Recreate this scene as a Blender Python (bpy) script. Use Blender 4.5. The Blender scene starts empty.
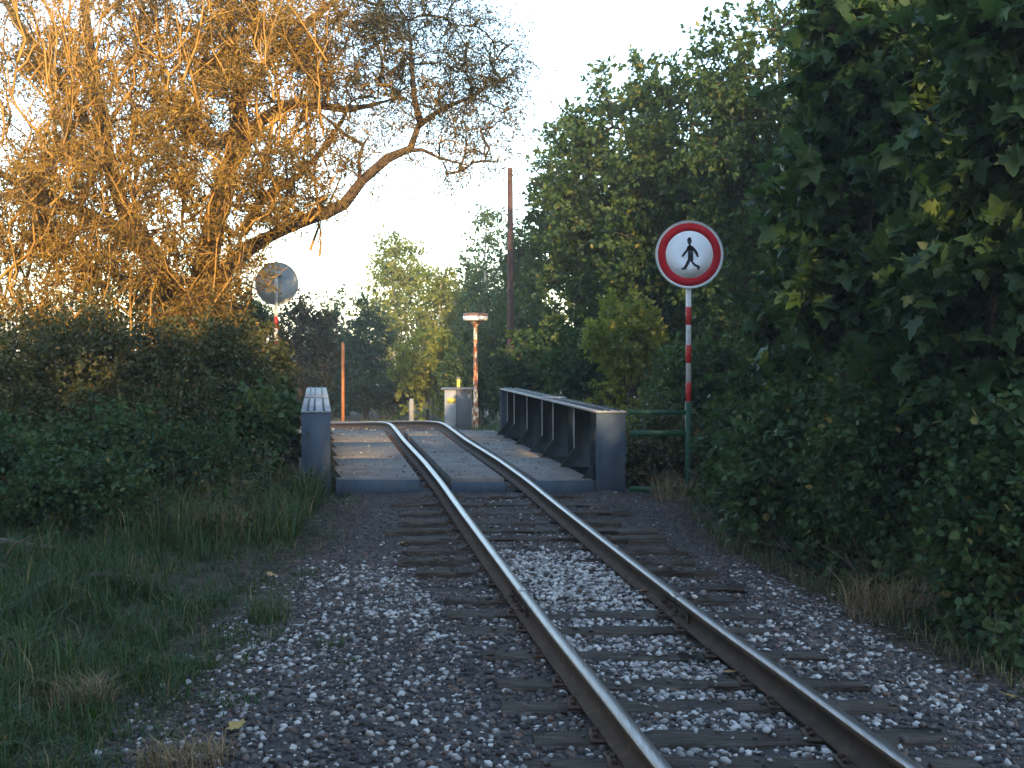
import bpy, bmesh, math, random
import numpy as np
from mathutils import Vector, Matrix, geometry

random.seed(7)
RNG = np.random.default_rng(11)
SC = bpy.context.scene
COL = SC.collection

# ------------------------------------------------------------------ camera
FPX, HORIZ, CAMZ = 1100.0, 345.0, 1.5
cam_d = bpy.data.cameras.new('camera')
cam = bpy.data.objects.new('camera', cam_d)
COL.objects.link(cam)
cam.location = (0, 0, CAMZ)
cam.rotation_euler = (math.radians(90), 0, 0)
cam_d.sensor_width = 36.0
cam_d.lens = FPX / 1024.0 * 36.0
cam_d.shift_y = -(384.0 - HORIZ) / 1024.0
cam_d.clip_start, cam_d.clip_end = 0.05, 2000
SC.camera = cam

# ------------------------------------------------------------------ light
SUN_EL = math.radians(13.0)
SUN_AZ = math.atan2(0.21, -0.98)          # compass angle from +Y towards +X, where the sun stands
SX, SY, SZ = math.sin(SUN_AZ) * math.cos(SUN_EL), math.cos(SUN_AZ) * math.cos(SUN_EL), math.sin(SUN_EL)
world = bpy.data.worlds.new('World')
SC.world = world
world.use_nodes = True
wn = world.node_tree.nodes
sky = wn.new('ShaderNodeTexSky')
sky.sky_type = 'NISHITA'
sky.sun_disc = False
sky.sun_elevation = SUN_EL
sky.sun_rotation = SUN_AZ
sky.air_density = 1.0
sky.dust_density = 0.4
sky.ozone_density = 1.0
wn['Background'].inputs['Strength'].default_value = 0.15
world.node_tree.links.new(sky.outputs[0], wn['Background'].inputs['Color'])
sun_d = bpy.data.lights.new('sun', 'SUN')
sun_d.energy = 2.0
sun_d.color = (1.0, 0.67, 0.33)
sun_d.angle = math.radians(0.53)
sun = bpy.data.objects.new('sun', sun_d)
COL.objects.link(sun)
sun.location = (10, -20, 20)
sun.rotation_euler = Vector((SX, SY, SZ)).to_track_quat('Z', 'Y').to_euler()
SC.view_settings.view_transform = 'Standard'
SC.view_settings.look = 'None'
SC.view_settings.exposure = 2.4
SC.view_settings.gamma = 1.0
SC.render.engine = 'CYCLES'
SC.cycles.use_denoising = True
SC.cycles.max_bounces = 8
SC.cycles.transparent_max_bounces = 4

# ------------------------------------------------------------------ helpers
def W(px, py, Y):
    return np.array([(px - 512.0) * Y / FPX, Y, CAMZ - (py - HORIZ) * Y / FPX])

ORIGIN = {}

def tag(o, label=None, cat=None, group=None, kind=None):
    if label: o['label'] = label
    if cat: o['category'] = cat
    if group: o['group'] = group
    if kind: o['kind'] = kind
    return o

def thing(name, label, cat, loc, group=None):
    o = bpy.data.objects.new(name, None)
    COL.objects.link(o)
    o.empty_display_size = 0.2
    o.location = tuple(float(v) for v in loc)
    ORIGIN[o] = np.array(loc, float)
    return tag(o, label, cat, group)

def place(name, mesh, parent, loc, rot=(0, 0, 0), scale=(1, 1, 1)):
    o = bpy.data.objects.new(name, mesh)
    COL.objects.link(o)
    org = np.zeros(3)
    if parent is not None:
        o.parent = parent
        org = ORIGIN[parent]
    o.location = tuple(float(a) for a in (np.array(loc, float) - org))
    o.rotation_euler = rot
    o.scale = scale
    return o

def np_mesh(name, V, F, attr=None, mats=(), midx=None, smooth=False):
    me = bpy.data.meshes.new(name)
    V = np.ascontiguousarray(V, np.float32); F = np.ascontiguousarray(F, np.int32)
    me.vertices.add(len(V)); me.vertices.foreach_set('co', V.ravel())
    me.loops.add(F.size); me.loops.foreach_set('vertex_index', F.ravel())
    me.polygons.add(len(F))
    me.polygons.foreach_set('loop_start', np.arange(0, F.size, 3, dtype=np.int32))
    me.polygons.foreach_set('loop_total', np.full(len(F), 3, np.int32))
    if smooth:
        me.polygons.foreach_set('use_smooth', np.ones(len(F), bool))
    for m in mats:
        me.materials.append(m)
    if midx is not None:
        me.polygons.foreach_set('material_index', np.ascontiguousarray(midx, np.int32))
    if attr is not None:
        a = me.attributes.new('rnd', 'FLOAT', 'FACE')
        a.data.foreach_set('value', np.ascontiguousarray(attr, np.float32))
    me.update(calc_edges=True)
    return me

class MB:
    """collects triangles, then links them as one mesh object"""
    def __init__(s):
        s.V, s.F, s.A, s.M, s.n = [], [], [], [], 0
    def add(s, V, F, a=0.5, m=0):
        V = np.asarray(V, float); F = np.asarray(F, int).reshape(-1, 3)
        s.V.append(V); s.F.append(F + s.n); s.n += len(V)
        s.A.append(np.broadcast_to(np.asarray(a, float), (len(F),)).copy())
        s.M.append(np.full(len(F), m, int))
        return s
    def box(s, x0, x1, y0, y1, z0, z1, m=0, bev=0.0):
        bm = bmesh.new()
        bmesh.ops.create_cube(bm, size=1.0)
        for v in bm.verts:
            v.co = ((x0 + x1) / 2 + v.co.x * (x1 - x0), (y0 + y1) / 2 + v.co.y * (y1 - y0), (z0 + z1) / 2 + v.co.z * (z1 - z0))
        if bev > 0:
            bmesh.ops.bevel(bm, geom=list(bm.edges), offset=bev, segments=1, affect='EDGES')
        return s.bm(bm, m)
    def bm(s, bm, m=0):
        bmesh.ops.triangulate(bm, faces=bm.faces[:])
        bm.verts.ensure_lookup_table(); bm.verts.index_update()
        V = [tuple(v.co) for v in bm.verts]
        F = [[v.index for v in f.verts] for f in bm.faces]
        bm.free()
        return s.add(V, F, 0.5, m)
    def tube(s, pts, rad, sides=6, m=0, a=0.5, cap=True):
        V, F = tube_np(np.asarray(pts, float), rad, sides, cap)
        return s.add(V, F, a, m)
    def prism(s, poly, d0, d1, fn, m=0):
        """poly: 2-D outline; fn(u, v, d) -> 3-D point; extruded between depths d0 and d1"""
        n = len(poly)
        V = [fn(u, v, d0) for u, v in poly] + [fn(u, v, d1) for u, v in poly]
        tess = geometry.tessellate_polygon([[Vector((u, v, 0)) for u, v in poly]])
        F = [list(t) for t in tess] + [[n + t[2], n + t[1], n + t[0]] for t in tess]
        for i in range(n):
            j = (i + 1) % n
            F += [[i, j, n + j], [i, n + j, n + i]]
        return s.add(V, F, 0.5, m)
    def lathe(s, prof, c, sides=20, m=0):
        V, F = [], []
        k = len(prof)
        for i in range(sides):
            t = 2 * math.pi * i / sides
            for r, z in prof:
                V.append((c[0] + r * math.cos(t), c[1] + r * math.sin(t), c[2] + z))
        for i in range(sides):
            j = (i + 1) % sides
            for q in range(k - 1):
                a, b, cc, d = i * k + q, j * k + q, j * k + q + 1, i * k + q + 1
                F += [[a, b, cc], [a, cc, d]]
        return s.add(V, F, 0.5, m)
    def shear(s):
        return s
    def mesh(s, name, mats, org=(0, 0, 0), smooth=False):
        if not isinstance(mats, (list, tuple)): mats = [mats]
        V = np.concatenate(s.V) - np.asarray(org)
        return np_mesh(name, V, np.concatenate(s.F), np.concatenate(s.A), mats, np.concatenate(s.M), smooth)
    def build(s, name, mats, parent=None, smooth=False, origin=None):
        org = ORIGIN[parent] if parent is not None else (np.zeros(3) if origin is None else np.asarray(origin, float))
        me = s.mesh(name, mats, org, smooth)
        o = bpy.data.objects.new(name, me)
        COL.objects.link(o)
        if parent is not None: o.parent = parent
        elif origin is not None: o.location = tuple(float(v) for v in org)
        ORIGIN[o] = org
        return o

def unit(v):
    v = np.asarray(v, float)
    return v / np.maximum(np.linalg.norm(v, axis=-1, keepdims=True), 1e-9)

def tube_np(P, rad, sides, cap=True):
    n = len(P)
    R = np.broadcast_to(np.asarray(rad, float), (n,))
    T = np.empty_like(P)
    T[1:-1] = P[2:] - P[:-2]; T[0] = P[1] - P[0]; T[-1] = P[-1] - P[-2]
    T = unit(T)
    ref = np.where(np.abs(T[:, 2:3]) > 0.9, np.array([[1., 0, 0]]), np.array([[0, 0, 1.]]))
    if np.abs(T[:, 2]).max() > 0.9: ref = np.broadcast_to(np.array([0.93, 0.36, 0.05]), T.shape)
    A = unit(np.cross(T, ref)); B = np.cross(T, A)
    ang = np.arange(sides) * 2 * np.pi / sides
    V = P[:, None] + R[:, None, None] * (np.cos(ang)[None, :, None] * A[:, None] + np.sin(ang)[None, :, None] * B[:, None])
    V = V.reshape(-1, 3)
    i = np.arange(n - 1)[:, None] * sides; j = np.arange(sides)[None]; k = (j + 1) % sides
    a, b, c, d = i + j, i + k, i + sides + k, i + sides + j
    F = np.stack([np.stack([a, b, c], -1), np.stack([a, c, d], -1)], 2).reshape(-1, 3)
    if cap:
        V = np.concatenate([V, P[:1], P[-1:]])
        t = len(V)
        jj = np.arange(sides); kk = (jj + 1) % sides
        F = np.concatenate([F, np.stack([np.full(sides, t - 2), kk, jj], -1),
                            np.stack([np.full(sides, t - 1), (n - 1) * sides + jj, (n - 1) * sides + kk], -1)])
    return V, F

# leaf outlines: base at the origin, tip towards +y, unit length
LEAF = (np.array([[0, 0, 0], [.30, .45, .07], [0, 1, -.04], [-.30, .45, .07]]), np.array([[0, 1, 2], [0, 2, 3]]))
WILLOW = (np.array([[0, 0, 0], [.13, .4, .03], [0, 1, -.1], [-.13, .4, .03]]), np.array([[0, 1, 2], [0, 2, 3]]))
BROAD = (np.array([[0, 0, 0], [.32, .18, .05], [.40, .5, .08], [.22, .82, .02], [0, 1.05, -.1], [-.22, .82, .02], [-.40, .5, .08], [-.32, .18, .05], [0, .5, -.02]]),
         np.array([[8, i, (i + 1) % 8] for i in range(8)]))
_mp = [(0, .0), (.22, -.07), (.17, .12), (.52, .10), (.40, .27), (.62, .52), (.36, .50), (.26, .56), (.20, .80), (0, 1.08),
       (-.20, .80), (-.26, .56), (-.36, .50), (-.62, .52), (-.40, .27), (-.52, .10), (-.17, .12), (-.22, -.07)]
MAPLE = (np.array([[x, y, .10 * abs(x) - .14 * max(0, y - .5)] for x, y in _mp] + [[0, .35, -.03]]),
         np.array([[18, i, (i + 1) % 18] for i in range(18)]))

def leaf_np(P, axis, size, tpl, upbias=0.8, rng=RNG):
    tv, tf = tpl
    n = len(P)
    y = unit(axis)
    nrm = rng.normal(size=(n, 3)) * 0.6 + np.array([0, 0, upbias])
    x = unit(np.cross(y, nrm)); z = np.cross(x, y)
    S = np.broadcast_to(np.asarray(size, float), (n,))[:, None, None]
    V = P[:, None] + S * (tv[None, :, 0:1] * x[:, None] + tv[None, :, 1:2] * y[:, None] + tv[None, :, 2:3] * z[:, None])
    F = tf[None] + (np.arange(n) * len(tv))[:, None, None]
    return V.reshape(-1, 3), F.reshape(-1, 3), len(tf)

# ------------------------------------------------------------------ materials
def mat(name):
    m = bpy.data.materials.new(name)
    m.use_nodes = True
    nt = m.node_tree
    return m, nt, nt.nodes['Principled BSDF'], nt.nodes, nt.links

def ramp(nodes, stops):
    r = nodes.new('ShaderNodeValToRGB')
    e = r.color_ramp.elements
    while len(e) > 1: e.remove(e[-1])
    e[0].position, e[0].color = stops[0][0], (*stops[0][1], 1)
    for p, c in stops[1:]:
        q = e.new(p); q.color = (*c, 1)
    return r

def noise_mat(name, stops, scale=8, detail=6, rough=0.85, bump=0.3, bscale=None, metal=0.0, spec=0.3, stretch=None, dist=0.01, coords='Object'):
    m, nt, b, N, L = mat(name)
    tc = N.new('ShaderNodeTexCoord'); mp = N.new('ShaderNodeMapping')
    if stretch: mp.inputs['Scale'].default_value = stretch
    L.new(tc.outputs[coords], mp.inputs['Vector'])
    n1 = N.new('ShaderNodeTexNoise'); n1.inputs['Scale'].default_value = scale; n1.inputs['Detail'].default_value = detail
    n1.inputs['Roughness'].default_value = 0.62
    L.new(mp.outputs[0], n1.inputs['Vector'])
    r = ramp(N, stops)
    L.new(n1.outputs['Fac'], r.inputs[0]); L.new(r.outputs[0], b.inputs['Base Color'])
    b.inputs['Roughness'].default_value = rough
    b.inputs['Metallic'].default_value = metal
    b.inputs['Specular IOR Level'].default_value = spec
    if bump:
        n2 = N.new('ShaderNodeTexNoise'); n2.inputs['Scale'].default_value = bscale or scale * 4; n2.inputs['Detail'].default_value = 8
        L.new(mp.outputs[0], n2.inputs['Vector'])
        bp = N.new('ShaderNodeBump'); bp.inputs['Strength'].default_value = bump; bp.inputs['Distance'].default_value = dist
        L.new(n2.outputs['Fac'], bp.inputs['Height']); L.new(bp.outputs[0], b.inputs['Normal'])
    return m

def leaf_mat(name, stops, trans=0.35, rough=0.5, spec=0.3, tint=(1.25, 1.3, 0.55)):
    m, nt, b, N, L = mat(name)
    at = N.new('ShaderNodeAttribute'); at.attribute_name = 'rnd'
    r = ramp(N, stops)
    L.new(at.outputs['Fac'], r.inputs[0]); L.new(r.outputs[0], b.inputs['Base Color'])
    b.inputs['Roughness'].default_value = rough
    b.inputs['Specular IOR Level'].default_value = spec
    tr = N.new('ShaderNodeBsdfTranslucent')
    mu = N.new('ShaderNodeMixRGB'); mu.blend_type = 'MULTIPLY'; mu.inputs[0].default_value = 1
    mu.inputs[2].default_value = (*tint, 1)
    L.new(r.outputs[0], mu.inputs[1]); L.new(mu.outputs[0], tr.inputs['Color'])
    mx = N.new('ShaderNodeMixShader'); mx.inputs[0].default_value = trans
    L.new(b.outputs[0], mx.inputs[1]); L.new(tr.outputs[0], mx.inputs[2])
    L.new(mx.outputs[0], N['Material Output'].inputs['Surface'])
    return m

def attr_mat(name, stops, rough=0.8, spec=0.3, bump=0.0, bscale=60):
    m, nt, b, N, L = mat(name)
    at = N.new('ShaderNodeAttribute'); at.attribute_name = 'rnd'
    r = ramp(N, stops)
    L.new(at.outputs['Fac'], r.inputs[0])
    tc = N.new('ShaderNodeTexCoord')
    n1 = N.new('ShaderNodeTexNoise'); n1.inputs['Scale'].default_value = bscale; n1.inputs['Detail'].default_value = 4
    L.new(tc.outputs['Object'], n1.inputs['Vector'])
    r2 = ramp(N, [(0.3, (.7, .7, .7)), (0.7, (1.2, 1.18, 1.15))])
    L.new(n1.outputs['Fac'], r2.inputs[0])
    mu = N.new('ShaderNodeMixRGB'); mu.blend_type = 'MULTIPLY'; mu.inputs[0].default_value = 1
    L.new(r.outputs[0], mu.inputs[1]); L.new(r2.outputs[0], mu.inputs[2])
    L.new(mu.outputs[0], b.inputs['Base Color'])
    b.inputs['Roughness'].default_value = rough
    b.inputs['Specular IOR Level'].default_value = spec
    return m

M = {}
M['ground'] = noise_mat('ground_soil', [(0.34, (.020, .019, .012)), (0.46, (.042, .036, .023)), (0.54, (.060, .047, .032)), (0.68, (.105, .085, .060))], 7, 12, 0.95, 1.0, 60, dist=0.03)
M['ballast'] = noise_mat('ballast_fines', [(0.30, (.030, .028, .027)), (0.5, (.058, .053, .051)), (0.72, (.100, .091, .083))], 14, 10, 0.95, 0.9, 90, dist=0.02)
STONE_STOPS = [(0.0, (.040, .036, .036)), (0.35, (.076, .070, .068)), (0.55, (.120, .102, .090)), (0.62, (.14, .085, .065)), (0.66, (.18, .17, .165)), (0.82, (.33, .32, .305)), (1.0, (.56, .545, .525))]
M['stone'] = attr_mat('ballast_stone', STONE_STOPS, 0.85, 0.25, bscale=70)
M['rail'] = noise_mat('rusty_rail_side', [(0.3, (.030, .018, .013)), (0.55, (.060, .034, .022)), (0.75, (.105, .060, .038))], 12, 8, 0.8, 0.35, 120, dist=0.004)
M['railtop'] = noise_mat('worn_rail_head', [(0.35, (.24, .21, .19)), (0.7, (.38, .36, .34))], 20, 5, 0.38, 0.08, 200, metal=0.9, stretch=(6, .4, 1), dist=0.002)
M['sleeper'] = noise_mat('weathered_sleeper_timber', [(0.28, (.022, .017, .013)), (0.5, (.060, .047, .037)), (0.72, (.160, .135, .110))], 5, 8, 0.9, 0.8, 25, stretch=(1.2, 16, 10), dist=0.015)
M['paint'] = noise_mat('blue_grey_bridge_paint', [(0.22, (.028, .030, .030)), (0.36, (.034, .053, .078)), (0.6, (.045, .074, .112)), (0.8, (.056, .085, .120))], 4, 10, 0.62, 0.15, 60, spec=0.3, stretch=(2.5, 2.5, .8), dist=0.004)
M['paint_top'] = noise_mat('faded_flange_paint', [(0.3, (.16, .18, .20)), (0.6, (.27, .29, .31)), (0.8, (.38, .39, .40))], 4, 8, 0.6, 0.15, 60, stretch=(6, 1, 1), dist=0.004)
M['paint_dark'] = noise_mat('dark_web_paint', [(0.3, (.018, .028, .030)), (0.7, (.040, .056, .060))], 5, 8, 0.6, 0.2, 60, dist=0.004)
M['edge'] = noise_mat('worn_pale_edge', [(0.3, (.20, .20, .19)), (0.7, (.38, .37, .35))], 8, 6, 0.6, 0.15, 90, dist=0.003)
M['concrete'] = noise_mat('deck_concrete', [(0.28, (.095, .090, .083)), (0.46, (.140, .134, .124)), (0.58, (.170, .162, .150)), (0.74, (.21, .20, .185))], 4.0, 14, 0.92, 0.35, 70, dist=0.006)
M['green_paint'] = noise_mat('green_rail_paint', [(0.3, (.006, .040, .020)), (0.7, (.012, .075, .036))], 10, 6, 0.5, 0.15, 80, dist=0.003)
M['sign_white'] = noise_mat('sign_white', [(0.3, (.60, .61, .62)), (0.7, (.72, .73, .74))], 6, 6, 0.65, 0.0, spec=0.15)
M['sign_red'] = noise_mat('sign_red', [(0.3, (.34, .008, .014)), (0.7, (.43, .012, .020))], 6, 6, 0.65, 0.0, spec=0.15)
M['sign_black'] = noise_mat('sign_black', [(0.3, (.008, .008, .012)), (0.7, (.016, .016, .022))], 6, 4, 0.5, 0.0)
M['sign_back'] = noise_mat('sign_back_zinc', [(0.3, (.40, .43, .42)), (0.7, (.48, .51, .50))], 5, 8, 0.75, 0.05, 40, metal=0.0, spec=.15, dist=0.003)
M['band_white'] = noise_mat('pole_white_paint', [(0.3, (.58, .58, .58)), (0.7, (.78, .78, .77))], 9, 6, 0.4, 0.0)
M['band_red'] = noise_mat('pole_red_paint', [(0.3, (.36, .012, .012)), (0.7, (.46, .020, .016))], 9, 6, 0.4, 0.0)
M['rust'] = noise_mat('rusty_post', [(0.3, (.26, .085, .030)), (0.6, (.48, .20, .08)), (0.8, (.60, .34, .17))], 18, 8, 0.75, 0.3, 90, stretch=(1, 1, .25), dist=0.004)
M['flaking'] = noise_mat('flaking_white_on_rust', [(0.44, (.24, .06, .022)), (0.52, (.40, .20, .09)), (0.58, (.72, .64, .52))], 14, 8, 0.7, 0.3, 60, stretch=(1, 1, .45), dist=0.004)
M['lamp_cap'] = noise_mat('lamp_cap_brown', [(0.3, (.10, .055, .040)), (0.7, (.20, .11, .08))], 9, 6, 0.6, 0.1, 40, dist=0.004)
M['lamp_lens'] = noise_mat('lamp_opal_ring', [(0.3, (.66, .64, .60)), (0.7, (.80, .79, .76))], 5, 4, 0.3, 0.0)
M['pole_wood'] = noise_mat('dark_pole_timber', [(0.3, (.040, .022, .020)), (0.55, (.085, .048, .040)), (0.8, (.15, .085, .065))], 8, 8, 0.85, 0.5, 40, stretch=(6, 6, .35), dist=0.01)
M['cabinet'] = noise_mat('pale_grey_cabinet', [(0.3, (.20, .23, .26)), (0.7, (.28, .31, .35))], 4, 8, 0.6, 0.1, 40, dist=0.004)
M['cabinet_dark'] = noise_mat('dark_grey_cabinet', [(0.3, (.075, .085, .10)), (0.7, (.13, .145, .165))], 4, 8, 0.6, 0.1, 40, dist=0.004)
M['yellow'] = noise_mat('faded_yellow', [(0.3, (.40, .34, .06)), (0.7, (.55, .48, .12))], 9, 6, 0.6, 0.0)
M['post_grey'] = noise_mat('grey_concrete_post', [(0.3, (.16, .165, .17)), (0.7, (.28, .285, .29))], 9, 8, 0.9, 0.4, 50, dist=0.006)
M['plaster'] = noise_mat('pale_house_plaster', [(0.3, (.62, .66, .70)), (0.7, (.74, .77, .80))], 2, 6, 0.9, 0.1, 20)
M['roof'] = noise_mat('house_roof', [(0.3, (.14, .06, .045)), (0.7, (.22, .10, .07))], 5, 6, 0.85, 0.4, 20)
M['glass'] = noise_mat('window_pane', [(0.3, (.02, .025, .03)), (0.7, (.04, .045, .05))], 2, 2, 0.1, 0.0, spec=0.6)
M['bark'] = noise_mat('grey_brown_bark', [(0.3, (.030, .024, .018)), (0.55, (.070, .055, .040)), (0.78, (.12, .098, .072))], 7, 8, 0.95, 0.9, 18, stretch=(2.5, 2.5, .5), dist=0.03)
M['bark_willow'] = noise_mat('willow_bark', [(0.3, (.050, .034, .022)), (0.55, (.11, .075, .045)), (0.78, (.18, .125, .075))], 7, 8, 0.95, 0.9, 18, stretch=(2.5, 2.5, .5), dist=0.03)
M['bark_birch'] = noise_mat('birch_bark', [(0.42, (.05, .05, .045)), (0.5, (.45, .44, .41)), (0.8, (.6, .59, .56))], 6, 6, 0.9, 0.3, 20, stretch=(1, 1, 3), dist=0.01)
M['twig_orange'] = noise_mat('yellow_willow_twig', [(0.3, (.26, .140, .030)), (0.7, (.44, .255, .055))], 3, 4, 0.7, 0.0)
M['dead_wood'] = noise_mat('dead_wood', [(0.3, (.070, .052, .042)), (0.6, (.13, .10, .085)), (0.8, (.20, .165, .14))], 6, 8, 0.95, 0.6, 30, stretch=(.6, 6, 6), dist=0.012)
G1, G2, G3 = (.022, .040, .012), (.042, .075, .020), (.085, .120, .030)
M['leaf_mid'] = leaf_mat('leaf_mid_green', [(0, (.022, .044, .016)), (.45, (.045, .086, .028)), (.8, (.080, .120, .034)), (1, (.17, .15, .04))], .40, .5, .25)
M['leaf_maple'] = leaf_mat('leaf_maple_dark', [(0, (.018, .040, .018)), (.5, (.036, .072, .027)), (.85, (.066, .110, .032)), (1, (.095, .130, .035))], .40, .5, .22)
M['leaf_willow'] = leaf_mat('leaf_willow_autumn', [(0, (.050, .055, .022)), (.30, (.12, .088, .022)), (.6, (.28, .175, .030)), (1, (.46, .285, .042))], .38, tint=(1.25, 1.05, .5))
M['leaf_birch'] = leaf_mat('leaf_birch_pale', [(0, (.085, .120, .022)), (.5, (.175, .200, .036)), (1, (.30, .28, .055))], .48)
M['leaf_dark'] = leaf_mat('leaf_dark_evergreen', [(0, (.018, .040, .018)), (.6, (.036, .070, .028)), (1, (.060, .095, .034))], .3)
M['leaf_plum'] = leaf_mat('leaf_purple_brown', [(0, (.030, .036, .018)), (.6, (.065, .062, .028)), (1, (.12, .090, .040))], .35, tint=(1.2, 1.0, .6))
M['leaf_bush'] = leaf_mat('leaf_shrub', [(0, (.016, .038, .016)), (.5, (.038, .078, .028)), (.9, (.080, .120, .040)), (1, (.16, .13, .035))], .3, .55, .2)
M['leaf_brown'] = leaf_mat('leaf_browning_shrub', [(0, (.030, .044, .017)), (.5, (.062, .074, .025)), (.85, (.105, .090, .030)), (1, (.24, .14, .035))], .3)
M['grass'] = leaf_mat('grass_blade', [(0, (.022, .048, .014)), (.6, (.048, .090, .026)), (.88, (.085, .115, .036)), (1, (.22, .17, .075))], .3, tint=(1.1, 1.2, .6))
M['straw'] = leaf_mat('dry_straw', [(0, (.13, .085, .042)), (.6, (.24, .165, .085)), (1, (.36, .27, .15))], .25, tint=(1.1, 1, .8))
M['litter'] = leaf_mat('leaf_litter', [(0, (.045, .032, .020)), (.6, (.11, .075, .042)), (1, (.24, .17, .10))], .1, tint=(1, .9, .7))
M['fallen'] = leaf_mat('fallen_leaf', [(0, (.20, .085, .025)), (.5, (.30, .14, .04)), (1, (.36, .24, .06))], .1, tint=(1, .9, .6))

# ------------------------------------------------------------------ track geometry
def cx(Y):                       # centre line of the straight track
    return -0.409 - 0.1767 * (np.asarray(Y, float) - 12.0)

_ky = np.array([-14, 0, 4, 5, 6, 7, 8, 9, 10, 11.2, 13, 16, 18.4, 19.3, 20.6, 24.5, 32, 60])
_kz = np.array([.03, .0, -.03, -.018, -.018, .004, .026, .05, .074, .114, .138, .128, .160, .15, .075, -.22, -.75, -2.2])
_yy = np.linspace(-14, 60, 3000)
_zz = np.interp(_yy, _ky, _kz)
_ker = np.exp(-0.5 * (np.arange(-30, 31) / 12.0) ** 2); _ker /= _ker.sum()
_zz = np.convolve(np.pad(_zz, 30, mode='edge'), _ker, mode='valid')
def rail_z(Y):
    return np.interp(Y, _yy, _zz)

# centre-line points (x, y) by running length; bends left beyond the bridge
_pts = []
x, y, head = float(cx(-8.0)), -8.0, math.atan2(0.1767, 1.0)
while y < 44 and x > -40:
    _pts.append((x, y, head))
    st = 0.15
    if y > 18.3: head += st / 17.0 if head < 1.25 else 0
    x -= math.sin(head) * st; y += math.cos(head) * st
    if len(_pts) > 420: break
PATH = np.array(_pts)
GAUGE = 0.45
def rail_line(side):
    x = PATH[:, 0] + side * GAUGE * np.cos(PATH[:, 2]); y = PATH[:, 1] + side * GAUGE * np.sin(PATH[:, 2])
    return np.stack([x, y, rail_z(PATH[:, 1])], 1)

def ss(a, b, t):
    t = np.clip((np.asarray(t, float) - a) / (b - a), 0, 1)
    return t * t * (3 - 2 * t)

def wob(x, y, s=1.0):
    return (np.sin(x * 1.7 * s + 1.3) * np.cos(y * 1.3 * s + .4) + .5 * np.sin(x * 3.9 * s + y * 2.7 * s) + .35 * np.cos(x * 6.1 * s - y * 7.3 * s + 2)) / 1.85

def ground_z(x, y):
    x = np.asarray(x, float); y = np.asarray(y, float)
    base = rail_z(np.clip(y, -14, 60)) - 0.235
    base = np.where(y > 19, np.interp(y, [19, 22, 27, 30, 45, 70, 200], [-.20, -.36, -.62, -.78, -1.4, -2.2, -3.0]), base)
    u = np.abs(x - cx(np.clip(y, -20, 24)))
    d = u - 1.6
    side = .05 * wob(x, y, .8) * ss(0, 1.2, d) + 0.16 * ss(.6, 5, d) * (y < 60)
    ditch = -1.7 * ss(11.75, 12.5, y) * (1 - ss(16.6, 17.7, y))
    return base + side + ditch

# ------------------------------------------------------------------ ground
def grid_sheet(xs, ys, zf):
    X, Yg = np.meshgrid(xs, ys)
    V = np.stack([X.ravel(), Yg.ravel(), zf(X, Yg).ravel()], 1)
    nx = len(xs)
    i = np.arange(len(ys) - 1)[:, None] * nx; j = np.arange(nx - 1)[None]
    a = i + j
    F = np.stack([np.stack([a, a + 1, a + nx + 1], -1), np.stack([a, a + nx + 1, a + nx], -1)], 2).reshape(-1, 3)
    return V, F
xs = np.concatenate([-np.geomspace(300, 12.5, 20), np.arange(-12, 12.01, .16), np.geomspace(12.5, 300, 20)])
ys = np.concatenate([-np.geomspace(120, 14.5, 12), np.arange(-14, 36, .16), np.geomspace(36.5, 700, 34)])
V, F = grid_sheet(xs, ys, ground_z)
gmb = MB().add(V, F)
ground = tag(gmb.build('ground', M['ground'], smooth=True), kind='structure')

LE_Y = [-14, 4.2, 4.6, 6.85, 8.6, 10.4, 11.6]; LE_U = [-2.6, -2.5, -2.45, -2.05, -1.85, -1.62, -1.5]
def left_edge(y): return np.interp(y, LE_Y, LE_U)
def right_edge(y): return np.interp(y, [-14, 4, 6, 9, 11.4], [1.9, 1.85, 1.78, 1.62, 1.9])

def bed_z(x, y):
    u = x - cx(y)
    t = np.where(u < 0, u / left_edge(y), u / right_edge(y))
    z = rail_z(y) - 0.162 + .012 * wob(x * 2.3, y * 2.3) - 0.085 * ss(.55, 1.05, t)
    z = z + 0.022 * np.exp(-((y - 7.6) / .75) ** 2 - ((u + .02) / .42) ** 4)      # heaped clean stone between the rails
    z = z + .055 * ss(9.6, 11.3, y) * ss(1.0, 1.3, np.abs(u)) - .030 * ss(.5, .7, np.abs(u)) * ss(6.6, 7.4, y) * (1 - ss(9.6, 10.4, y)) * (1 - ss(1.1, 1.5, np.abs(u)))
    return z
by = np.arange(-8, 11.66, .06); bu = np.linspace(0, 1, 70)
U, YY = np.meshgrid(bu, by)
XX = cx(YY) + (left_edge(YY) - .25) * (1 - U) + (right_edge(YY) + .25) * U
V = np.stack([XX.ravel(), YY.ravel(), bed_z(XX, YY).ravel()], 1)
nx = len(bu); i = np.arange(len(by) - 1)[:, None] * nx; j = np.arange(nx - 1)[None]; a = i + j
F = np.stack([np.stack([a, a + 1, a + nx + 1], -1), np.stack([a, a + nx + 1, a + nx], -1)], 2).reshape(-1, 3)
ballast = tag(MB().add(V, F).build('ballast_bed', M['ballast'], smooth=True), kind='structure')

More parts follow.
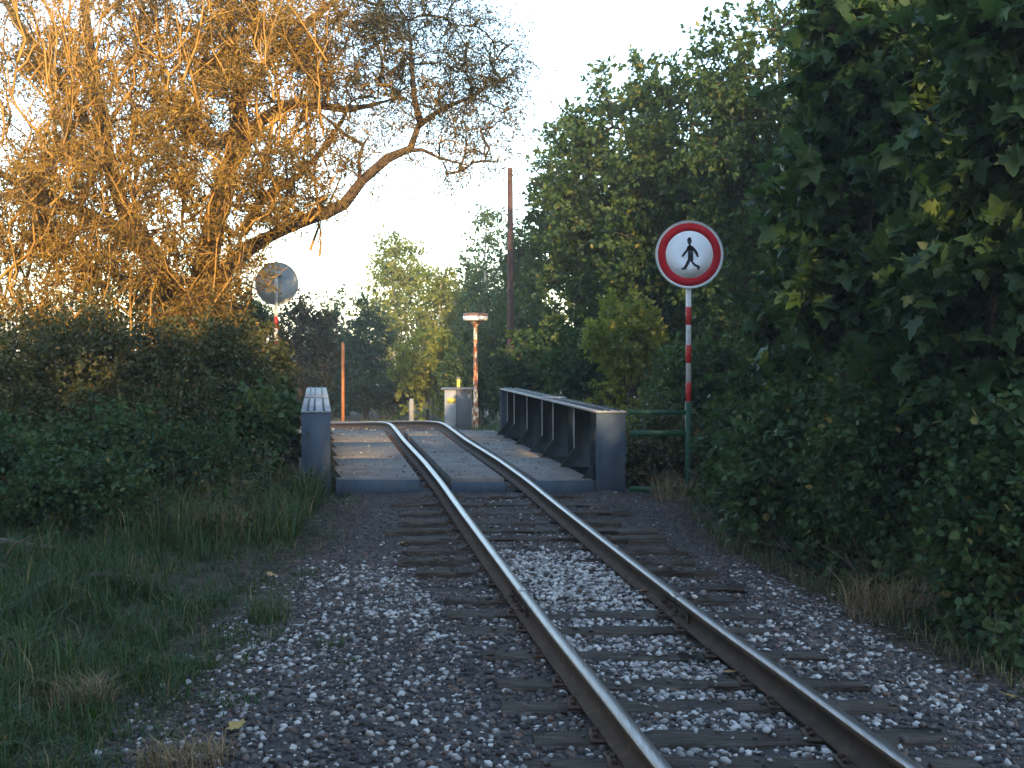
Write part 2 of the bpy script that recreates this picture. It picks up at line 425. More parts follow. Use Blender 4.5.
# gravel beyond the bridge, following the bend
c2 = PATH[(PATH[:, 1] > 17.98)]
off = np.linspace(-1.5, 1.5, 22)
PX = c2[:, None, 0] + off[None] * np.cos(c2[:, None, 2]); PY = c2[:, None, 1] + off[None] * np.sin(c2[:, None, 2])
PZ = rail_z(c2[:, 1])[:, None] - .13 - .10 * ss(.8, 1.5, np.abs(off))[None] + .012 * wob(PX * 3, PY * 3)
V = np.stack([PX.ravel(), PY.ravel(), PZ.ravel()], 1)
nx = len(off); i = np.arange(len(c2) - 1)[:, None] * nx; j = np.arange(nx - 1)[None]; a = i + j
F = np.stack([np.stack([a, a + 1, a + nx + 1], -1), np.stack([a, a + nx + 1, a + nx], -1)], 2).reshape(-1, 3)
far_bed = tag(MB().add(V, F).build('far_ballast_bed', M['ballast'], smooth=True), kind='structure')

# ------------------------------------------------------------------ railway track
track = thing('railway_track', 'single rusty railway track with timber sleepers running over the small bridge', 'railway track', (float(cx(4)), 4, float(rail_z(4)) - .16))
RP = [(-.055, -.13), (.055, -.13), (.055, -.119), (.016, -.106), (.009, -.095), (.009, -.045), (.030, -.034), (.031, -.006), (.024, 0), (-.024, 0), (-.031, -.006), (-.030, -.034), (-.009, -.045), (-.009, -.095), (-.016, -.106), (-.055, -.119)]
def rail_mesh(line):
    n = len(line)
    T = np.gradient(line, axis=0); T[:, 2] = 0; T = unit(T)
    Rr = np.stack([T[:, 1], -T[:, 0], np.zeros(n)], 1)
    k = len(RP)
    P = np.array(RP)
    V = line[:, None] + P[None, :, 0:1] * Rr[:, None] + np.array([0, 0, 1.])[None, None] * P[None, :, 1:2]
    V = V.reshape(-1, 3)
    F, Mi = [], []
    for q in range(n - 1):
        for j in range(k):
            a, b = q * k + j, q * k + (j + 1) % k
            F += [[a, b, b + k], [a, b + k, a + k]]
            mi = 1 if j in (7, 8, 9) else 0
            Mi += [mi, mi]
    for q, s in ((0, 1), (n - 1, -1)):
        tess = geometry.tessellate_polygon([[Vector((u, v, 0)) for u, v in RP]])
        for t in tess:
            F.append([q * k + c for c in (t if s > 0 else t[::-1])]); Mi.append(0)
    return V, np.array(F), np.array(Mi)

JY = {-1: 6.72, 1: 6.6}
for side, lab in ((-1, 'left'), (1, 'right')):
    ln = rail_line(side)
    jy = JY[side]
    near = ln[ln[:, 1] < jy]; far = ln[ln[:, 1] >= jy]
    def at(y):
        return np.array([np.interp(y, ln[:, 1], ln[:, 0]), y, np.interp(y, ln[:, 1], ln[:, 2])])
    near = np.vstack([near, at(jy - .003)]); far = np.vstack([at(jy + .003), far])
    for seg in (near, far):
        V, F, Mi = rail_mesh(seg)
        mb = MB(); mb.add(V, F); mb.M = [Mi]
        r = mb.build('rail', [M['rail'], M['railtop']], track)
        if seg is near: rail_obj = r
    # fishplates with bolts at the joint
    dirv = unit(at(jy + 1) - at(jy - 1)); nv = np.array([dirv[1], -dirv[0], 0])
    for sd in (-1, 1):
        mb = MB()
        c = at(jy) + nv * sd * .020 + np.array([0, 0, -.070])
        def fn(u, v, d): return tuple(c + dirv * u + np.array([0, 0, 1.]) * v + nv * d)
        mb.prism([(-.24, -.030), (.24, -.030), (.24, .022), (.22, .028), (-.22, .028), (-.24, .022)], -.008, .008, fn)
        for bx in (-.17, -.06, .06, .17):
            hexa = [(bx + .016 * math.cos(k * math.pi / 3), .016 * math.sin(k * math.pi / 3)) for k in range(6)]
            o0 = .008 * sd
            mb.prism(hexa, o0, o0 + .016 * sd, fn)
            h2 = [(bx + .008 * math.cos(k * math.pi / 3), .008 * math.sin(k * math.pi / 3)) for k in range(6)]
            mb.prism(h2, o0 + .016 * sd, o0 + .030 * sd, fn)
        mb.build('fishplate', M['rail'], rail_obj)

# sleepers: (Y, left end, right end, sink)
SL = []
for py, lu, ru in [(762, -.88, .93), (735, -.80, .98), (703, -.86, .96), (681, -.84, .98), (653, -.83, 1.0), (628, -.88, 1.06), (613, -.92, 1.08),
                   (597, -.9, 1.0), (582, -1.0, 1.20), (568, -1.0, 1.16), (557.5, -1.10, 1.12), (547, -1.0, 1.2), (536.5, -1.02, 1.16), (528, -1.12, 1.20),
                   (520, -.95, 1.0), (511, -.95, 1.22), (503, -1.0, 1.1), (495, -.9, 1.0), (486.5, -1.04, .79)]:
    Y = 8.0
    for _ in range(12):
        Y = (CAMZ - (float(rail_z(Y)) - .135)) * FPX / (py - HORIZ)
    SL.append([Y, lu, ru, 0.0])
Y0 = SL[0][0]
for q in range(8): SL.insert(0, [Y0 - .55 * (q + 1), -.9, .95, 0.0])
def sleeper_mesh(seed, L, wd=.165, h=.15):
    r = random.Random(seed)
    bm = bmesh.new()
    bmesh.ops.create_cube(bm, size=1)
    for v in bm.verts: v.co = (v.co.x * L, v.co.y * wd, v.co.z * h - h / 2)
    bmesh.ops.subdivide_edges(bm, edges=[e for e in bm.edges if abs(e.verts[0].co.x - e.verts[1].co.x) > .5 * L], cuts=6)
    bmesh.ops.bevel(bm, geom=list(bm.edges), offset=.008, segments=1, affect='EDGES')
    for v in bm.verts:
        v.co.y += r.uniform(-.014, .014); v.co.z += r.uniform(-.012, .004); v.co.x += r.uniform(-.01, .01)
    mb = MB().bm(bm)
    return mb.mesh('sleeper', M['sleeper'])
plate_mb = MB().box(-.10, .10, -.075, .075, 0, .010, bev=.003)
for sx in (-.075, .075):
    plate_mb.box(sx - .012, sx + .012, -.04, -.016, .010, .028, bev=.003).box(sx - .012, sx + .012, .02, .044, .010, .028, bev=.003)
plate_me = plate_mb.mesh('base_plate', M['rail'])
for q, (Y, lu, ru, dz) in enumerate(SL):
    L = ru - lu
    c = np.array([cx(Y) + (lu + ru) / 2, Y, rail_z(Y) - .141 - (.035 if 7.2 < Y < 7.9 else 0)])
    s = place('sleeper', sleeper_mesh(q, L), track, c, (random.uniform(-.03, .03), random.uniform(-.006, .006), random.uniform(-.015, .015)))
    ORIGIN[s] = c
    for sd in (-1, 1):
        place('base_plate', plate_me, s, (cx(Y) + sd * .457, Y, rail_z(Y) - .1405))
# sleepers beyond the bridge
for k in range(0, len(c2), 4):
    X_, Y_, h_ = c2[k]
    if Y_ > 26: break
    if k % 8: continue
    place('sleeper', sleeper_mesh(100 + k, 1.9), track, (X_, Y_, rail_z(Y_) - .131), (0, 0, h_))

# ------------------------------------------------------------------ ballast stones
def stone_variant(seed):
    r = np.random.default_rng(seed)
    bm = bmesh.new()
    bmesh.ops.create_icosphere(bm, subdivisions=1, radius=.5)
    V = np.array([tuple(v.co) for v in bm.verts]); F = np.array([[v.index for v in f.verts] for f in bm.faces])
    bm.free()
    # icosphere 1 -> 42 verts/80 faces; use the raw icosahedron instead for cheap stones
    return V, F
def ico():
    t = (1 + 5 ** .5) / 2
    v = unit(np.array([(-1, t, 0), (1, t, 0), (-1, -t, 0), (1, -t, 0), (0, -1, t), (0, 1, t), (0, -1, -t), (0, 1, -t), (t, 0, -1), (t, 0, 1), (-t, 0, -1), (-t, 0, 1)])) * .5
    f = np.array([(0, 11, 5), (0, 5, 1), (0, 1, 7), (0, 7, 10), (0, 10, 11), (1, 5, 9), (5, 11, 4), (11, 10, 2), (10, 7, 6), (7, 1, 8), (3, 9, 4), (3, 4, 2), (3, 2, 6), (3, 6, 8), (3, 8, 9), (4, 9, 5), (2, 4, 11), (6, 2, 10), (8, 6, 7), (9, 8, 1)])
    return v, f
IV, IF = ico()
STV = []
for s in range(24):
    r = np.random.default_rng(s + 50)
    q = unit(r.normal(size=(3, 3)))
    v = IV * (1 + r.uniform(-.28, .28, (12, 1))) + r.normal(size=(12, 3)) * .03
    STV.append(v * np.array([1, r.uniform(.65, .95), r.uniform(.45, .75)]))
STV = np.array(STV)
sl_y = np.array([s[0] for s in SL]); sl_l = np.array([s[1] for s in SL]); sl_r = np.array([s[2] for s in SL])
def on_sleeper(y, u):
    k = np.abs(y[:, None] - sl_y[None]).argmin(1)
    return (np.abs(y - sl_y[k]) < .072) & (u > sl_l[k] - .01) & (u < sl_r[k] + .01)
def scatter(n, ya, yb, smin, smax, seed):
    r = np.random.default_rng(seed)
    y = ya + (yb - ya) * r.random(n) ** .85
    t = r.random(n)
    le, re = left_edge(y) - .30, right_edge(y) + .25
    u = le + (re - le) * t
    size = smin + (smax - smin) * r.random(n) ** 2.0
    keep = (np.abs(np.abs(u) - .457) > .045 + size * .3)
    heap = (np.exp(-((y - 7.6) / .75) ** 2) > .35) & (np.abs(u) < .42)
    ons = on_sleeper(y, u)
    keep &= (~ons) | (heap & (r.random(n) < .8)) | (r.random(n) < .07)
    # fewer stones near the grass edge and towards the bridge on the left
    edge = np.minimum(u - le, re - u)
    keep &= r.random(n) < np.clip(.30 + edge * 1.8, 0, 1)
    keep &= ~((y > 8.6) & (r.random(n) < ss(7.8, 10.2, y) * .45))
    y, u, size, heap, ons = y[keep], u[keep], size[keep], heap[keep], ons[keep]
    x = cx(y) + u
    # how pale: clean white stone between the rails, mixed with slag elsewhere
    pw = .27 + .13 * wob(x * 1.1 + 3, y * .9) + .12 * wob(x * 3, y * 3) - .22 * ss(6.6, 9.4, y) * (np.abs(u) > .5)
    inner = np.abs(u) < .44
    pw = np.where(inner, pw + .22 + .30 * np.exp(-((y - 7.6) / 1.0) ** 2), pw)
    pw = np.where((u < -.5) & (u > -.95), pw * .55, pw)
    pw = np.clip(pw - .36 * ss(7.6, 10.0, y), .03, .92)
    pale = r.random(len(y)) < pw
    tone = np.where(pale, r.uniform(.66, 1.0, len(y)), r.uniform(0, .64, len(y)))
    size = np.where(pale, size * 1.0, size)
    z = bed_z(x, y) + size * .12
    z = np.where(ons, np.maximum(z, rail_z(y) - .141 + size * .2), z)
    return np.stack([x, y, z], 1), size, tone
def stones_np(P, size, tone, seed):
    r = np.random.default_rng(seed)
    n = len(P)
    B = STV[r.integers(0, len(STV), n)]
    a = r.uniform(0, 2 * np.pi, n); tx = r.normal(0, .35, n); ty = r.normal(0, .35, n)
    ca, sa = np.cos(a)[:, None], np.sin(a)[:, None]
    X = B[..., 0] * ca - B[..., 1] * sa; Yv = B[..., 0] * sa + B[..., 1] * ca; Z = B[..., 2] + X * tx[:, None] * .5 + Yv * ty[:, None] * .5
    Vv = np.stack([X, Yv, Z], -1) * size[:, None, None] + P[:, None]
    Fv = IF[None] + (np.arange(n) * 12)[:, None, None]
    return Vv.reshape(-1, 3), Fv.reshape(-1, 3), np.repeat(tone, 20)
mb = MB()
P1, S1, T1 = scatter(46000, 3.6, 8.8, .015, .050, 1)
P2, S2, T2 = scatter(26000, 6.8, 11.35, .012, .036, 2)
PA, SA, TA = np.vstack([P1, P2]), np.concatenate([S1, S2]), np.concatenate([T1, T2])
vis = (np.abs((PA[:, 0] * FPX / PA[:, 1])) < 540) & (PA[:, 1] > 4.2)
score = np.where(vis, SA / PA[:, 1] * (1 + (TA > .66)), 0)
top = np.argsort(-score)[:290]
rest = np.ones(len(PA), bool); rest[top] = False
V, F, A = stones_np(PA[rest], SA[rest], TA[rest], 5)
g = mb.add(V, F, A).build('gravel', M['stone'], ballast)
tag(g, kind='stuff')
stone_meshes = []
for k in range(12):
    tone = [0.05, .3, .5, .7, .76, .82, .88, .92, .95, .98, 1.0, .6][k]
    stone_meshes.append((tone, MB().add(STV[k * 2], IF, tone).mesh('stone', M['stone'])))
tones = np.array([t for t, _ in stone_meshes])
for k in top:
    me = stone_meshes[int(np.abs(tones - TA[k] + RNG.normal(0, .03)).argmin())][1]
    s = float(SA[k])
    place('stone', me, ballast, PA[k], (random.uniform(-.35, .35), random.uniform(-.35, .35), random.uniform(0, 6.28)), (s, s, s))
# stones on the far bed
r = np.random.default_rng(9)
n = 2200
k = r.integers(0, len(c2), n); o_ = r.uniform(-1.35, 1.35, n)
kp = np.abs(np.abs(o_) - .45) > .06
k, o_ = k[kp], o_[kp]
xq = c2[k, 0] + o_ * np.cos(c2[k, 2]); yq = c2[k, 1] + o_ * np.sin(c2[k, 2])
zq = rail_z(c2[k, 1]) - .12 - .10 * ss(.8, 1.5, np.abs(o_))
V, F, A = stones_np(np.stack([xq, yq, zq], 1), r.uniform(.03, .07, len(k)), np.where(r.random(len(k)) < .15, .8, r.uniform(0, .64, len(k))), 6)
tag(MB().add(V, F, A).build('gravel', M['stone'], far_bed), kind='stuff')

# ------------------------------------------------------------------ bridge
bridge = thing('railway_bridge', 'short blue-grey steel girder bridge with concrete deck slabs carrying the track', 'bridge', (float(cx(15.3)), 15.3, -.9))
def deck_z(Y): return .098 + .012 * (Y - 11.3) / 6.6
def slab(y0, y1, u0, u1, zt, th, bev=.008):
    """a block whose sides follow the line of the track"""
    bm = bmesh.new()
    vs = []
    for z_ in (-th, 0):
        for (yy, uu) in ((y0, u0), (y0, u1), (y1, u1), (y1, u0)):
            vs.append(bm.verts.new((float(cx(yy)) + uu, yy, (zt(yy) if callable(zt) else zt) + z_)))
    for f in ((3, 2, 1, 0), (4, 5, 6, 7), (0, 1, 5, 4), (1, 2, 6, 5), (2, 3, 7, 6), (3, 0, 4, 7)):
        bm.faces.new([vs[i] for i in f])
    if bev: bmesh.ops.bevel(bm, geom=list(bm.edges), offset=bev, segments=1, affect='EDGES')
    return bm
for (u0, u1, cuts) in ((-1.52, -.64, [11.58, 13.6, 15.8, 17.93]), (-.30, .25, [11.58, 14.2, 16.9, 17.88]), (.58, 1.16, [11.50, 13.7, 15.9, 17.93])):
    for a_, b_ in zip(cuts[:-1], cuts[1:]):
        dz = random.uniform(-.0015, .0015)
        MB().bm(slab(a_ + .004, b_ - .004, u0, u1, lambda Y, dz=dz: deck_z(Y) + dz, .12, .004)).build('deck_slab', M['concrete'], bridge)
# steel trough under the rails, fascia plates at the near end
MB().bm(slab(11.60, 17.92, -1.54, 1.18, lambda Y: deck_z(Y) - .125, .22, 0)).build('deck_trough', M['paint_dark'], bridge)
MB().bm(slab(11.52, 11.582, -1.52, -.645, lambda Y: .090, .20, .004)).build('fascia_plate', M['paint'], bridge)
MB().bm(slab(11.44, 11.502, .575, 1.163, lambda Y: .090, .20, .004)).build('fascia_plate', M['paint'], bridge)
MB().bm(slab(11.53, 11.582, -.31, .26, lambda Y: .060, .16, .004)).build('fascia_plate', M['paint'], bridge)
for side in (-1, 1):
    for k in range(13):
        yy = 11.85 + k * .49
        place('rail_chair', plate_me, bridge, (float(cx(yy)) + side * .457, yy, rail_z(yy) - .142), (0, 0, 0), (1.1, 1.1, 1.2))
    MB().bm(slab(11.6, 17.9, side * .457 - .10, side * .457 + .10, lambda Y: rail_z(Y) - .1425, .10, .006)).build('rail_timber', M['sleeper'], bridge)
r = np.random.default_rng(61)
n = 420
yq = r.uniform(11.7, 17.8, n); uq = np.where(r.random(n) < .4, r.uniform(-1.5, -.68, n), np.where(r.random(n) < .5, r.uniform(.62, 1.14, n), r.uniform(-.27, .22, n)))
V, F, A = stones_np(np.stack([cx(yq) + uq, yq, np.array([deck_z(q) for q in yq]) + .004], 1), r.uniform(.010, .030, n), r.uniform(0, .9, n), 62)
tag(MB().add(V, F, A).build('loose_gravel', M['stone'], bridge), kind='stuff')
# abutments
for y0, y1 in ((11.66, 12.2), (17.25, 17.9)):
    MB().bm(slab(y0, y1, -2.0, 1.7, -.27, 1.9, .02)).build('abutment', M['concrete'], bridge)

def girder(ui, uo, y0, y1, zt, zb, sty):
    """ui inner edge of the flange, uo outer edge"""
    sg = 1 if uo > ui else -1
    web_u = uo - sg * .07
    g = MB().bm(slab(y0 + .02, y1 - .02, min(web_u, web_u + sg * .02), max(web_u, web_u + sg * .02), lambda Y: zt - .02, zt - zb - .02, 0)).build('girder', M['paint_dark'], bridge)
    lo, hi = min(ui, uo), max(ui, uo)
    # end plates
    for ya, yb in ((y0, y0 + .025), (y1 - .025, y1)):
        MB().bm(slab(ya, yb, lo + .004, hi - .004, zt - .021, zt - .021 - zb, .003)).build('end_plate', M['paint'], g)
    # top flange in two lengths with a splice plate and two ridges
    ysp = y0 + (y1 - y0) * .46
    for ya, yb in ((y0 - .012, ysp - .003), (ysp + .003, y1 + .012)):
        MB().bm(slab(ya, yb, lo, hi, lambda Y: zt, .020, .003)).build('top_flange', M['paint_top'], g)
    for uu in (lo + .07, (lo + hi) / 2 - .015, hi - .07):
        MB().bm(slab(y0, y1, uu - .012, uu + .012, lambda Y: zt + .012, .0125, .002)).build('flange_ridge', M['paint_dark'], g)
    MB().bm(slab(ysp - .09, ysp + .09, lo + .012, hi - .012, lambda Y: zt + .018, .0175, .003)).build('splice_plate', M['paint_top'], g)
    # worn pale lip along the inner edge
    e0, e1 = (ui - .004, ui + .006) if sg > 0 else (ui - .006, ui + .004)
    MB().bm(slab(y0 - .01, y1 + .01, e0, e1, lambda Y: zt + .001, .022, .001)).build('flange_lip', M['edge'], g)
    # bottom flange
    MB().bm(slab(y0 + .02, y1 - .02, min(web_u - sg * .16, uo), max(web_u - sg * .16, uo), lambda Y: zb + .02, .02, .002)).build('bottom_flange', M['paint_dark'], g)
    for yy in sty:
        # stiffener: flat plate from the web to the flange edge with a splayed foot
        mb = MB()
        d = abs(web_u - ui) - .004
        zk = zb + (zt - zb) * .42
        poly = [(0, zt - .022), (d - .05, zt - .022), (d - .05, zk), (d + .12, deck_z(yy) + .006), (0, deck_z(yy) + .006)]
        def fn(u, v, dd): return (float(cx(yy + dd)) + web_u - sg * u, yy + dd, v)
        mb.prism(poly, -.006, .006, fn)
        mb.build('stiffener', M['paint_dark'], g)
        mb = MB()
        mb.prism([(d - .05, zt - .022), (d - .042, zt - .022), (d - .042, zk), (d - .05, zk)], -.016, .016, fn)
        mb.build('stiffener_edge', M['edge'] if sg > 0 else M['paint_dark'], g)
girder(1.17, 1.48, 11.38, 17.35, .818, -.04, [11.52, 12.58, 13.70, 14.36, 15.4, 16.4, 17.0])
girder(-1.575, -1.885, 11.5, 17.75, .812, -.06, [11.6, 12.7, 13.8, 14.9, 16.0, 17.1])

# ------------------------------------------------------------------ green handrail and signs
hr = thing('handrail', 'green painted steel handrail beside the right bridge girder', 'handrail', W(689, 492, 11.32))
a0 = W(629, 412, 11.32); a1 = W(692, 411, 11.32)
HB = hr
def bar(pa, pb, r_, name, m, parent, sides=10):
    return MB().tube([pa, pb], r_, sides).build(name, m, parent, smooth=False)
MB().box(a0[0], W(686, 0, 11.32)[0], 11.30, 11.33, W(0, 414.5, 11.32)[2], W(0, 410, 11.32)[2], bev=.004).build('top_rail', M['green_paint'], hr)
MB().box(a0[0], W(686, 0, 11.32)[0], 11.30, 11.33, W(0, 436, 11.32)[2], W(0, 430.5, 11.32)[2], bev=.004).build('middle_rail', M['green_paint'], hr)
MB().box(a0[0], W(686, 0, 11.32)[0], 11.30, 11.33, W(0, 491.5, 11.32)[2], W(0, 486.5, 11.32)[2], bev=.004).build('bottom_rail', M['green_paint'], hr)
MB().box(W(685.6, 0, 11.32)[0], W(691, 0, 11.32)[0], 11.29, 11.345, -.55, W(0, 402, 11.32)[2], bev=.005).build('post', M['green_paint'], hr)

MAN = [(395, 258), (402, 242), (413, 236), (426, 240), (428, 256), (431, 264), (427, 284), (421, 296), (424, 304), (442, 314), (466, 340), (484, 368), (491, 398), (486, 405), (478, 400),
       (470, 384), (453, 360), (443, 350), (444, 384), (446, 428), (441, 440), (466, 465), (491, 474), (504, 488), (491, 513), (478, 506), (481, 493), (449, 473), (426, 440), (418, 440), (404, 470), (382, 507),
       (351, 511), (342, 501), (366, 489), (384, 456), (401, 420), (403, 372), (399, 350), (377, 380), (358, 403), (347, 396), (364, 368), (386, 342), (398, 312), (409, 303), (407, 293), (399, 285), (397, 270)]
def disc_profile(mb, c, r0, r1, y0, y1, m=0, n=56):
    """annulus (r0 may be 0) facing -Y, thickness y0..y1"""
    ang = [2 * math.pi * i / n for i in range(n)]
    V, F = [], []
    for yy in (y0, y1):
        for rr in (r0, r1):
            V += [(c[0] + rr * math.cos(t), c[1] + yy, c[2] + rr * math.sin(t)) for t in ang]
    for i in range(n):
        j = (i + 1) % n
        A, B, C, D = 0, n, 2 * n, 3 * n
        F += [[A + i, B + i, B + j], [A + i, B + j, A + j], [C + i, C + j, D + j], [C + i, D + j, D + i], [B + i, D + i, D + j], [B + i, D + j, B + j]]
        if r0 > 0: F += [[A + i, A + j, C + j], [A + i, C + j, C + i]]
    mb.add(V, F)
    return mb
def road_sign(loc_c, base_z, face, label, bandtop, bands, name='prohibition_sign', pr=.028):
    """loc_c: centre of the disc; face -1 looks towards the viewer, +1 away"""
    t = thing(name, label, 'road sign', (loc_c[0], loc_c[1], base_z), 'no-pedestrian signs at the bridge ends')
    R = .345
    c = np.array(loc_c)
    def f(y): return y * (-face)          # depth measured towards the viewer is negative
    d = disc_profile(MB(), c, 0, R, *( (-.050, -.046) if face < 0 else (.046, .050) ), n=56).build('disc', [M['sign_back']], t)
    sgn = -1 if face < 0 else 1
    disc_profile(MB(), c, R - .006, R + .004, sgn * .060, sgn * .042, n=56).build('rim', M['sign_back'], d)
    disc_profile(MB(), c, R * .94, R - .0065, sgn * .0515, sgn * .0505).build('white_border', M['sign_white'], d)
    disc_profile(MB(), c, R * .703, R * .9395, sgn * .0515, sgn * .0505).build('red_ring', M['sign_red'], d)
    disc_profile(MB(), c, 0, R * .7025, sgn * .0515, sgn * .0505).build('white_field', M['sign_white'], d)
    k = R / 285.0
    mb = MB()
    poly_ = []
    for q_ in range(len(MAN)):
        (x0_, y0_), (x1_, y1_), (x2_, y2_) = MAN[q_ - 1], MAN[q_], MAN[(q_ + 1) % len(MAN)]
        tx_, ty_ = x2_ - x0_, y2_ - y0_
        l_ = math.hypot(tx_, ty_)
        poly_.append((x1_ + 1.5 * ty_ / l_, y1_ - 1.5 * tx_ / l_))
    mb.prism([((u - 413) * k, -(v - 382) * k) for u, v in poly_], sgn * .0520, sgn * .0530, lambda u, v, dd: (c[0] + u * (1 if face < 0 else -1), c[1] + dd, c[2] + v))
    mb.build('walking_figure', M['sign_black'], d)
    # clamps on the back
    for zz in (-.14, .14):
        MB().box(c[0] - .10, c[0] + .10, c[1] - .046 if face < 0 else c[1] + .030, c[1] - .030 if face < 0 else c[1] + .046, c[2] + zz - .018, c[2] + zz + .018, bev=.002).build('clamp', M['sign_back'], t)
    pole = MB().lathe([(0, bands[-1][0] if False else base_z - loc_c[2]), (pr, base_z - loc_c[2]), (pr, .26), (0, .265)], c, 16).build('pole', M['band_white'] if face < 0 else M['sign_back'], t)
    for z0, z1, col in bands:
        MB().lathe([(pr, z0 - c[2]), (pr + .0012, z0 - c[2] + .001), (pr + .0012, z1 - c[2] - .001), (pr, z1 - c[2])], c, 16).build('band', M['band_red'] if col == 'r' else M['band_white'], pole)
    return t
def zat(py, Y): return CAMZ - (py - HORIZ) * Y / FPX
YS = 11.32
cs = W(688.6, 255, YS)
road_sign(cs, zat(401.8, YS), -1, 'round no-pedestrians sign facing the camera on a red and white pole right of the bridge', None,
          [(zat(325, YS), zat(307, YS), 'r'), (zat(363, YS), zat(345, YS), 'r'), (zat(401.5, YS), zat(382.5, YS), 'r')])
YL = 17.65
cl = W(276, 283.5, YL)
gz = float(ground_z(cl[0], YL))
road_sign(cl, gz, 1, 'grey back of a round sign on a red and white pole behind the left shrubs', None,
          [(zat(304, YL), zat(279, YL), 'w'), (zat(328.5, YL), zat(316.5, YL), 'r'), (zat(341, YL), zat(328.5, YL), 'w'), (zat(354, YL), zat(341, YL), 'r'), (zat(366, YL), zat(354, YL), 'w'), (zat(379, YL), zat(366, YL), 'r')])

# ------------------------------------------------------------------ posts, lamp, cabinet beyond the bridge
def gz_(x, y): return float(ground_z(x, y))
Y = 27.0; p = W(343, 400, Y)
t = thing('rusty_post', 'slim rusty orange-lit post standing behind the left bridge girder', 'post', (p[0], Y, gz_(p[0], Y)))
MB().lathe([(0, gz_(p[0], Y) - p[2]), (.040, gz_(p[0], Y) - p[2]), (.038, zat(346, Y) - p[2]), (.030, zat(343, Y) - p[2]), (0, zat(342, Y) - p[2])], p, 12).build('shaft', M['rust'], t)
MB().lathe([(.0, -.1), (.10, -.1), (.10, .02), (.06, .03), (.05, .05)], (p[0], Y, gz_(p[0], Y)), 12).build('foot', M['rust'], t)

Y = 26.0; p = W(510.5, 300, Y)
t = thing('wooden_pole', 'tall dark wooden pole rising behind the far end of the right girder', 'pole', (p[0], Y, gz_(p[0], Y)))
g0 = gz_(p[0], Y)
MB().tube([(p[0], Y, g0 - .2), (p[0] + .01, Y, g0 + 2), (p[0] - .005, Y, zat(250, Y)), (p[0] - .01, Y, zat(168, Y))], [.092, .086, .075, .064], 14).build('shaft', M['pole_wood'], t, smooth=False)
MB().tube([(p[0] + .07, Y - .02, zat(183, Y)), (p[0] + .19, Y - .03, zat(183, Y)), (p[0] + .19, Y - .03, zat(178, Y))], .012, 6).build('insulator_hook', M['rail'], t)
MB().tube([(p[0] - .07, Y - .02, zat(188, Y)), (p[0] - .17, Y - .03, zat(188, Y)), (p[0] - .17, Y - .03, zat(184, Y))], .012, 6).build('insulator_hook', M['rail'], t)

Y = 28.5; p = W(475.5, 318, Y); g0 = gz_(p[0], Y)
t = thing('street_lamp', 'mushroom-shaped street lamp with white ring on a flaking rusty post', 'street lamp', (p[0], Y, g0))
MB().lathe([(0, g0 - p[2] - .1), (.085, g0 - p[2] - .1), (.085, g0 - p[2] + .55), (.055, g0 - p[2] + .60), (.050, -.30), (.05, -.15)], p, 14).build('post', M['flaking'], t)
k = Y / FPX
MB().lathe([(.048, -8 * k), (.09, -6.5 * k), (.20, -3.2 * k), (.30, -2.6 * k)], p, 28).build('funnel', M['flaking'], t)
MB().lathe([(.30, -2.6 * k), (.322, -2.2 * k), (.325, 2.0 * k), (.30, 2.2 * k)], p, 28).build('opal_ring', M['lamp_lens'], t)
MB().lathe([(.326, 1.9 * k), (.332, 2.3 * k), (.325, 4.3 * k), (.25, 5.0 * k), (0, 5.4 * k)], p, 28).build('cap', M['lamp_cap'], t)

Y = 26.5; pl = W(444.5, 389, Y); prr = W(472, 389, Y); g0 = gz_(pl[0], Y)
t = thing('electrical_cabinet', 'grey trackside cabinet with flat overhanging roof and faded yellow sticker', 'cabinet', ((pl[0] + prr[0]) / 2, Y + .25, g0))
xm = W(456, 0, Y)[0]
MB().box(pl[0], xm - .002, Y, Y + .5, g0 - .15, pl[2] - .02, bev=.006).build('body', M['cabinet'], t)
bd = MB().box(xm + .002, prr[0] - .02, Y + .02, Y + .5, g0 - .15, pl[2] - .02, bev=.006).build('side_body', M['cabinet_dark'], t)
MB().box(xm + .03, prr[0] - .05, Y + .008, Y + .019, g0 + .1, pl[2] - .08, bev=.003).build('door', M['cabinet_dark'], bd)
MB().box(pl[0] - .09, prr[0] + .04, Y - .05, Y + .56, pl[2] - .018, pl[2] + .022, bev=.005).build('roof', M['cabinet_dark'], t)
MB().box(W(447, 0, Y)[0], W(455.5, 0, Y)[0], Y - .006, Y - .001, zat(403, Y), zat(398, Y)).build('sticker', M['yellow'], t)
Y = 27.4; p = W(458.5, 385, Y); g0 = gz_(p[0], Y)
t = thing('yellow_marker_post', 'short yellow marker post poking up behind the grey cabinet', 'post', (p[0], Y, g0))
MB().box(p[0] - .042, p[0] + .042, Y - .04, Y + .04, g0 - .1, zat(379, Y), bev=.006).build('shaft', M['yellow'], t)
MB().box(p[0] - .05, p[0] + .05, Y - .05, Y + .05, zat(379, Y), zat(377, Y), bev=.006).build('cap', M['cabinet_dark'], t)
Y = 30.0; p = W(411.5, 410, Y); g0 = gz_(p[0], Y)
o = MB().tube([(p[0], Y, g0 - .1), (p[0], Y, zat(402, Y)), (p[0], Y, zat(398.5, Y))], [.075, .07, .045], 10).build('concrete_post', M['post_grey'], None, origin=(p[0], Y, g0))
tag(o, 'low grey concrete post just beyond the rail crest', 'post')

